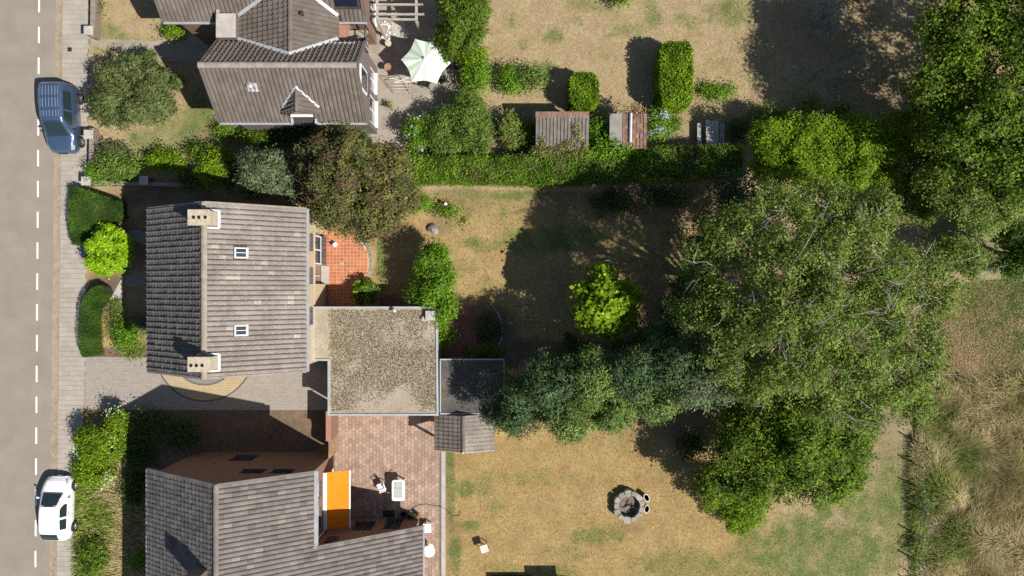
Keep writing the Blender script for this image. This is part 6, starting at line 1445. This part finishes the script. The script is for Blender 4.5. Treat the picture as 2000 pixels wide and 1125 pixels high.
# ---------------------------------------------------------------- long hedge and tall bright hedge
outer = [W(px,py,1.7)[:2] for px,py in ((770,352),(900,351),(1050,354),(1150,350),(1300,345),(1450,342))]; inner = [W(px,py,1.7)[:2] for px,py in ((1450,284),(1300,288),(1150,296),(1050,304),(900,306),(770,305))]
hedge_strip('long_hedge','long broad trimmed hedge between the two back gardens',catmull(outer),catmull(inner),1.75,LEAF('mixed_hedge_leaf',(0.05,0.12,0.012),(0.10,0.19,0.02),(0.17,0.27,0.035),0.3,0.6,0.8,(0.17,0.20,0.04)),700,.11,rough=.08)
bush('hedge_end_bush','bushy sprouting end of the long hedge by the bronze tree',800,335,1.0,40,36,1.0,L_bright,4200,.12,k=10)
bush('hedge_sprouts','taller leafy sprouts above the hedge beside the felted shed',1200,292,1.7,50,12,.4,L_bright,1900,.13,k=10)
plant('tall_bright_hedge','tall dense bright yellow green hedge mass behind the pale spreading tree','hedge',[PL(px,py,2.6+.25*math.sin(px*.05+py),36,34,1.7) for px in (1500,1545,1590,1635,1680,1725) for py in (262,300,338)]+[PL(1755,300,2.3,30,34,1.5)],L_gold,62000,.13,.5,k=10,f=.34,trunk=(*W(1610,300,2.6)[:2],3.2,.12),clump=.14,per=22,up=.55)
# ---------------------------------------------------------------- middle garden
plant('long_leaved_tree','glossy long leaved tree leaning over the gravel garage roof','tree',[PL(850,520,2.4,36,40,1.2),PL(862,560,2.4,36,44,1.2),PL(835,575,2.2,36,40,1.0),PL(868,605,2.2,30,36,1.0),PL(850,488,2.0,20,22,.8)],L_bright,15000,.19,.27,k=13,f=.36,trunk=(*W(852,550,2.2)[:2],2.9,.09),clump=.15,per=9,spray=.75)
bush('garden_bush','bright bush at the garage corner below the long leaved tree',868,652,.9,14,22,.8,L_bright,1100,.13,k=7)
plant('yellow_green_maple','yellow green broad leaved small maple standing in the shaded lawn','tree',[PL(1185,585,4.6,36,38,1.2),PL(1160,610,4.3,32,32,1.0),PL(1215,580,4.3,32,32,1.0),PL(1175,545,4.3,24,26,.8),PL(1195,630,4.0,28,24,.8),PL(1225,610,4.0,22,22,.8),PL(1145,572,4.0,18,20,.7)],L_maple,8200,.24,.8,k=9,f=.40,trunk=(*W(1185,585,4.2)[:2],5.2,.08),clump=.17,per=9,up=.6)
plant('small_blue_spruce','small dome shaped blue spruce in the dark soil border','shrub',[PL(1113,664,.5,14,15,.55)],L_cyp,1500,.13,.25,k=7,clump=.06,spray=.8)
plant('hydrangea','hydrangea with pale green flower heads at the patio corner','shrub',[PL(714,570,.6,25,22,.65)],L_deep,2400,.14,.6,k=10,clump=.10,extra=[('flower_heads',L_lime,520,.12,.9,D(clump=.06,per=26,shell=.02,zmin=.2,up=.7))])
bush('arching_grass','arching pale green bamboo grass beside the bronze tree',816,388,.6,26,32,.7,L_bright,2300,.34,asp=.07,k=6,cat='grass clump',clump=.12,spray=.95)
for (px,py,rx,ry_,h,mt,n,sz,lb) in ((850,408,14,10,.25,L_mid,450,.1,'small green perennial beside the globe lamp'),(882,413,16,12,.3,L_bright,600,.1,'bushy green perennial on the bare slope'),(905,430,7,6,.15,L_bright,150,.09,'tiny green seedling on the bare slope'),(1200,400,60,26,.25,L_shade,1500,.11,'shaded ground plants below the long hedge'),(1300,385,70,22,.35,L_shade,1700,.11,'dark ground ivy at the hedge foot by the big trees'),
    (955,640,34,40,.2,L_shade,1100,.10,'low ivy in the curved shaded bed'),(940,690,60,10,.5,L_deep,1500,.11,'clipped leafy strip along the annex roof edge'),(1230,672,60,20,.4,L_shade,1500,.12,'dark shrubs below the yellow green maple'),(1120,700,60,14,.4,L_shade,1200,.12,'low dark shrubs before the cypress row'),
    (1330,760,60,40,.8,L_shade,3000,.14,'deep shaded undergrowth between cypress row and walnut tree'),(1345,870,40,30,.6,L_shade,1500,.13,'dark undergrowth at the lawn edge by the walnut tree')):
    bush('ground_plants',lb,px,py,h,rx,ry_,h*.9,mt,n,sz,cat='plants',k=9)
# ---------------------------------------------------------------- cypress row
CY = [((1010,790,4.4,64,64,2.2),'broad dark cypress overhanging the annex roof',L_cyp,16000),((1075,745,5.4,62,58,2.4),'dark blue cypress second in the row from the annex',L_cyp,15000),((1110,800,4.4,58,54,2.2),'grey green cypress bulging over the scorched lawn',L_cypg,15000),((1150,740,5.4,52,61,2.4),'pale tipped cypress in the middle of the row',L_cypg,14000),
   ((1190,785,4.4,52,48,2.1),'green cypress on the lawn side of the row',L_cypg,13000),((1230,720,5.6,58,56,2.4),'deep blue cypress behind the lawn side row',L_cyp,14000),((1275,770,4.4,52,46,2.0),'sprawling green cypress at the lawn corner',L_cypg,12000),((1310,705,5.6,58,58,2.5),'blue cypress near the small maple',L_cyp,14000),
   ((1370,740,5.6,62,58,2.6),'silvery blue cedar at the end of the cypress row',L_blue,16000),((1290,660,4.2,50,36,1.8),'low blue cypress at the edge of the shaded lawn',L_cyp,9000)]
for (l,lb,mt,n) in CY:
    L0 = PL(*l); ext = [('yellow_shoots',L_bright,int(n*.12),.14,.4,D(clump=.13,per=16,shell=.05,spray=.6))] if mt is L_cypg else None
    plant('cypress',lb,'tree',[L0,(L0[0]+.3,L0[1]-.4,L0[2]*.62,L0[3]*.9,L0[4]*.9,L0[5]*.8)],mt,n,.17,.34,k=15,f=.33,trunk=(L0[0],L0[1],l[2]+1.2,.11),clump=.13,per=12,spray=.75,up=.35,extra=ext)
# ---------------------------------------------------------------- pale spreading tree with bare branches
rs0 = np.random.RandomState(3)
LB = [(1440,470,8.4,70,60,1.6),(1380,520,7.9,52,55,1.4),(1350,600,7.4,42,45,1.2),(1400,600,8.9,60,55,1.6),(1420,690,8.4,60,50,1.5),(1500,420,7.5,65,55,1.6),(1590,400,6.8,70,58,1.6),(1680,420,7.0,68,55,1.6),(1520,520,9.5,75,65,1.9),(1610,500,9.0,75,65,1.9),(1700,510,8.4,72,62,1.8),(1780,520,6.5,68,52,1.5),
   (1860,510,5.0,62,42,1.2),(1820,580,5.6,62,42,1.3),(1500,620,10.0,75,65,1.9),(1600,610,10.2,80,70,2.0),(1700,610,9.4,75,65,1.9),(1770,660,7.0,68,55,1.6),(1790,720,6.0,55,50,1.5),(1540,710,9.3,75,60,1.8),(1640,710,9.2,78,62,1.9),(1720,740,7.8,68,55,1.6),(1470,760,7.0,50,40,1.3),(1600,790,6.8,60,40,1.4),(1690,800,6.4,60,40,1.4),(1770,790,4.8,50,40,1.2)]
lobes = [PL(*l) for l in LB]; base = W(1655,640,11.5); t = thing('spreading_tree','huge pale green spreading tree with bare grey branches showing in its crown','tree',(base.x,base.y,0))
sl_ = sublobes(rs0,lobes,13,.34); mb = MB(); B0 = Vector((base.x,base.y,0))
mb.tube([B0-Vector((0,0,.1)),B0+Vector((0,0,.6)),B0+Vector((.2,.1,3.5)),B0+Vector((.1,-.1,7.0)),B0+Vector((.15,-.1,10.2))],[.48,.34,.26,.17,.06],9)
for l in lobes:
    e = Vector(l[:3])+Vector((0,0,l[5]*.75)); z_s = max(1.8,min(8.0,l[2]*.55+rs0.rand()*1.5)); s = Vector((base.x+.1,base.y,z_s)); m_ = s.lerp(e,.5)+Vector((rs0.randn()*.35,rs0.randn()*.35,.5+rs0.rand()*.5))
    mb.tube([s,s.lerp(m_,.5)+Vector((0,0,.15)),m_,m_.lerp(e,.5)+Vector((rs0.randn()*.2,rs0.randn()*.2,.15)),e],[.11,.08,.055,.035,.012],6)
    for k in range(9):
        u = .25+.75*rs0.rand(); q = m_.lerp(e,u); d = Vector((rs0.randn(),rs0.randn(),.35+.5*rs0.rand())).normalized(); ln = .8+1.2*rs0.rand()
        mb.tube([q,q+d*ln*.5+Vector((rs0.randn()*.08,rs0.randn()*.08,.05)),q+d*ln+Vector((0,0,-.05))],[.018,.012,.005],4)
        for j in range(2):
            q2 = q+d*ln*(.4+.5*rs0.rand()); d2 = (d+Vector((rs0.randn(),rs0.randn(),rs0.randn()*.4))*.8).normalized(); mb.tube([q2,q2+d2*ln*.55],[.014,.005],3)
mb.build('trunk',m_palebark,t,smooth=True)
foliage('crown',t,L_birch,cloud(rs0,sl_,150000,.135,.5,clump=.19,per=34,up=.3,jit=.6,shell=.25,cvar=.62,zmin=-.2))
# ---------------------------------------------------------------- walnut, north east tree, field trees
plant('walnut_tree','dense dark green broad tree at the edge of the scorched lawn','tree',[PL(*l) for l in ((1470,860,4.2,62,58,1.8),(1560,850,4.8,70,62,2.0),(1640,860,4.2,56,58,1.8),(1500,930,4.0,68,55,1.7),(1590,930,4.2,66,50,1.7),(1420,900,3.4,50,50,1.5),(1540,800,4.6,64,45,1.9),(1440,830,3.4,56,40,1.5),(1640,920,3.4,42,42,1.4),(1400,940,2.8,40,38,1.2),(1650,800,4.2,45,40,1.6))],L_deep,58000,.16,.5,k=17,f=.31,
    trunk=(*W(1540,870,3.0)[:2],4.6,.26),clump=.19,per=34,up=.45,extra=[('sunlit_shoots',L_gold,9000,.15,.5,D(clump=.2,per=40,shell=.05,up=.5))])
plant('lawn_shrub','yellow green rounded shrub at the foot of the dark walnut tree','shrub',[PL(1450,985,1.6,48,40,1.2),PL(1440,1015,1.1,34,26,.8),PL(1400,960,1.6,40,34,1.1)],L_gold,15000,.12,.5,k=12,f=.36,clump=.12)
plant('corner_oak','large dark leaved tree shading the lawn beside the clipped laurel block','tree',[PL(*l) for l in ((1870,60,6.5,80,75,2.2),(1950,120,7.0,85,80,2.4),(1850,150,6.6,72,70,2.1),(1900,220,7.0,80,75,2.3),(1980,240,7.0,80,80,2.3),(1840,240,5.6,64,62,1.8),(1880,310,5.6,70,62,1.8),(1960,330,6.0,75,65,2.0),(1990,40,7.5,90,80,2.4),(2060,160,7.5,90,90,2.5),(2050,300,7,85,85,2.3),(1960,-40,7,90,70,2.3),(1860,-30,6,80,60,2.1),(1800,190,4.6,48,48,1.4))],L_deep,66000,.17,.55,k=15,f=.32,
    trunk=(*W(1930,200,6)[:2],8.5,.34),clump=.24,per=40,up=.4,extra=[('sunlit_shoots',L_gold,16000,.15,.55,D(clump=.22,per=40,shell=.06,up=.5))])
plant('field_tree','lighter green round headed tree at the corner of the rough field','tree',[PL(*l) for l in ((1870,380,4.6,58,50,1.6),(1930,400,4.8,58,48,1.6),(1900,425,4.2,48,32,1.3),(1985,380,4.8,60,55,1.7),(1830,350,4.4,45,42,1.5))],L_birch,34000,.12,.5,k=13,f=.38,trunk=(*W(1910,395,4)[:2],5,.16),clump=.16,per=16)
plant('field_shrub','grey leaved shrub beyond the spreading tree at the field corner','shrub',[PL(1850,490,2.4,36,30,1.2),PL(1890,500,2.2,40,30,1.1),PL(1920,510,1.8,24,22,.9)],L_cypg,9000,.12,.5,k=11,clump=.14)
plant('shade_tree','dark tree at the shaded edge of the rough field','tree',[PL(2010,500,2.6,60,50,1.7),PL(1985,460,2.6,40,40,1.5)],L_yew,9000,.15,.5,k=11,trunk=(*W(2005,490,2.4)[:2],3,.12),clump=.16)
plant('back_shrub','dark green shrub gap filling between tall bright hedge and corner oak','shrub',[PL(1800,300,2.6,46,50,1.6),PL(1815,360,2.6,46,40,1.6),PL(1770,240,1.6,40,24,1.1),PL(1780,365,2.0,42,40,1.4),PL(1800,410,1.6,34,26,1.1),PL(1750,400,1.6,40,30,1.1)],L_mid,17000,.14,.5,k=11,clump=.15)
plant('blue_shrub','blue green juniper at the hedge end under the spreading tree','shrub',[PL(1400,395,1.8,28,34,1.1),PL(1385,450,1.8,30,40,1.1),PL(1440,370,2.2,40,36,1.4),PL(1340,570,1.5,34,44,1.1),PL(1360,490,1.6,26,38,1.0),PL(1335,640,1.3,36,40,1.0),PL(1420,620,1.5,50,60,1.2),PL(1310,610,.8,22,30,.7)],L_cyp,26000,.15,.34,k=11,clump=.14,spray=.7)
# trees just outside the frame whose shade falls into it
plant('street_tree','large leafy tree beyond the top corner of the shaded lawn','tree',[PL(*l) for l in ((1760,-70,6,75,60,2.0),(1840,-90,6.5,80,60,2.2))],L_deep,15000,.17,.55,k=12,per=40,trunk=(*W(1770,-80,5)[:2],6.5,.25),clump=.2)
plant('street_tree','tall leafy tree standing beyond the corner oak outside the back fence','tree',[PL(*l) for l in ((2140,60,7,80,70,2.2),(2170,190,7.2,80,75,2.2),(2130,300,6.5,75,70,2.1),(2190,-60,7,80,70,2.1))],L_deep,14000,.2,.55,k=12,per=40,trunk=(*W(2150,130,6)[:2],8,.3),clump=.22)
bush('lawn_bush','small clipped bush at the top edge of the dry lawn',1216,-4,.7,14,14,.7,L_gold,900,.11,k=7)
# ---------------------------------------------------------------- rough field of tall straw
rs = nseed(); x, y = scatter(rs,[(1783,800),(1880,745),(2010,735),(2020,1140),(1790,1140)],74000); m = len(x)
dn = fbm(x+15,y+15,.7,81); k_ = rs.rand(m) < np.clip(dn*2.4-.55,.12,1); x, y = x[k_], y[k_]; m = len(x)
az = 2.2+5.5*(fbm(x+50,y+50,.28,82)-.5)*2+rs.randn(m)*.35; h_ = (.45+.55*rs.rand(m))*(.6+.8*fbm(x+5,y+5,.5,83))
gr = (fbm(x+25,y+25,.55,84)+np.clip((1000+x/K()-1990)/-400,0,.25)+.16*rs.randn(m)) > .80
for nm,lb,sel,mt in (('tall_straw','tall bleached straw lying in swirls over the rough field',~gr,L_straw),('tall_green_grass','green stalks mixed into the straw of the rough field',gr,L_weed)):
    n = sel.sum(); rr = np.clip(rs.rand(n)*.75+(fbm(x[sel]+3,y[sel]+3,.9,85)-.4),0,1)
    ob = blades(nm,None,mt,np.stack([x[sel],y[sel],np.zeros(n)],1),h_[sel],.012+.016*rs.rand(n),.45+.7*rs.rand(n),az[sel]+rs.randn(n)*.25,rr,2,.55); stuff(ob); tag(ob,lb,'grass')
rs = nseed(); x, y = scatter(rs,[(1776,850),(1796,850),(1796,1140),(1776,1140)],700); m = len(x)
ob = blades('fence_weeds',None,L_weed,np.stack([x,y,np.zeros(m)],1),.2+.5*rs.rand(m),.03+.03*rs.rand(m),.5+.6*rs.rand(m),rs.rand(m)*6.28,rs.rand(m),2); stuff(ob); tag(ob,'rank weeds growing along the post and wire fence','grass')
for (px,py,lb) in ((1806,975,'leafy green weed at the fence beside the straw'),(1792,1070,'small dark weed bush at the lower fence posts')):
    bush('weed_clump',lb,px,py,.35,13,17,.4,L_mid,380,.11,k=7)
rs = nseed(); x, y = scatter(rs,[(1800,560),(2010,540),(2010,740),(1860,750),(1800,700)],30000); m = len(x); g,s,w = masks(x,y); isg = rs.rand(m) < g*1.2
ob = blades('meadow_grass',None,m_lawn,np.stack([x,y,np.zeros(m)],1),.08+.12*rs.rand(m),.025+.02*rs.rand(m),.7+.5*rs.rand(m),rs.rand(m)*6.28,np.where(isg,rs.rand(m)*.38,.42+.58*rs.rand(m)),1); stuff(ob); tag(ob,'half green meadow grass beyond the pale spreading tree','grass')

# fallen leaves under the trees
for lb,poly,n in (('dry fallen leaves strewn over the shaded lawn by the maple',[(860,380),(1400,375),(1400,650),(1000,660),(780,560)],900),('dry fallen leaves on the scorched lawn below the cypress row',[(960,870),(1320,800),(1420,960),(1480,1060),(1250,1000)],500),('dry fallen leaves on the shaded lawn under the corner oak',[(1480,0),(1790,0),(1780,220),(1480,210)],700)):
    rs = nseed(); x, y = scatter(rs,poly,n); m = len(x); N = unit(np.array([0,0,1.0])+.3*rs.randn(m,3)); T = rs.randn(m,3); T = unit(T-N*(T*N).sum(1,keepdims=True)); s2 = .05+.05*rs.rand(m)
    ob = stuff(foliage('fallen_leaves',None,L_dryleaf,(np.stack([x,y,.05+.03*rs.rand(m)],1),N,T,s2,s2*.6,rs.rand(m)))); tag(ob,lb,'leaves')
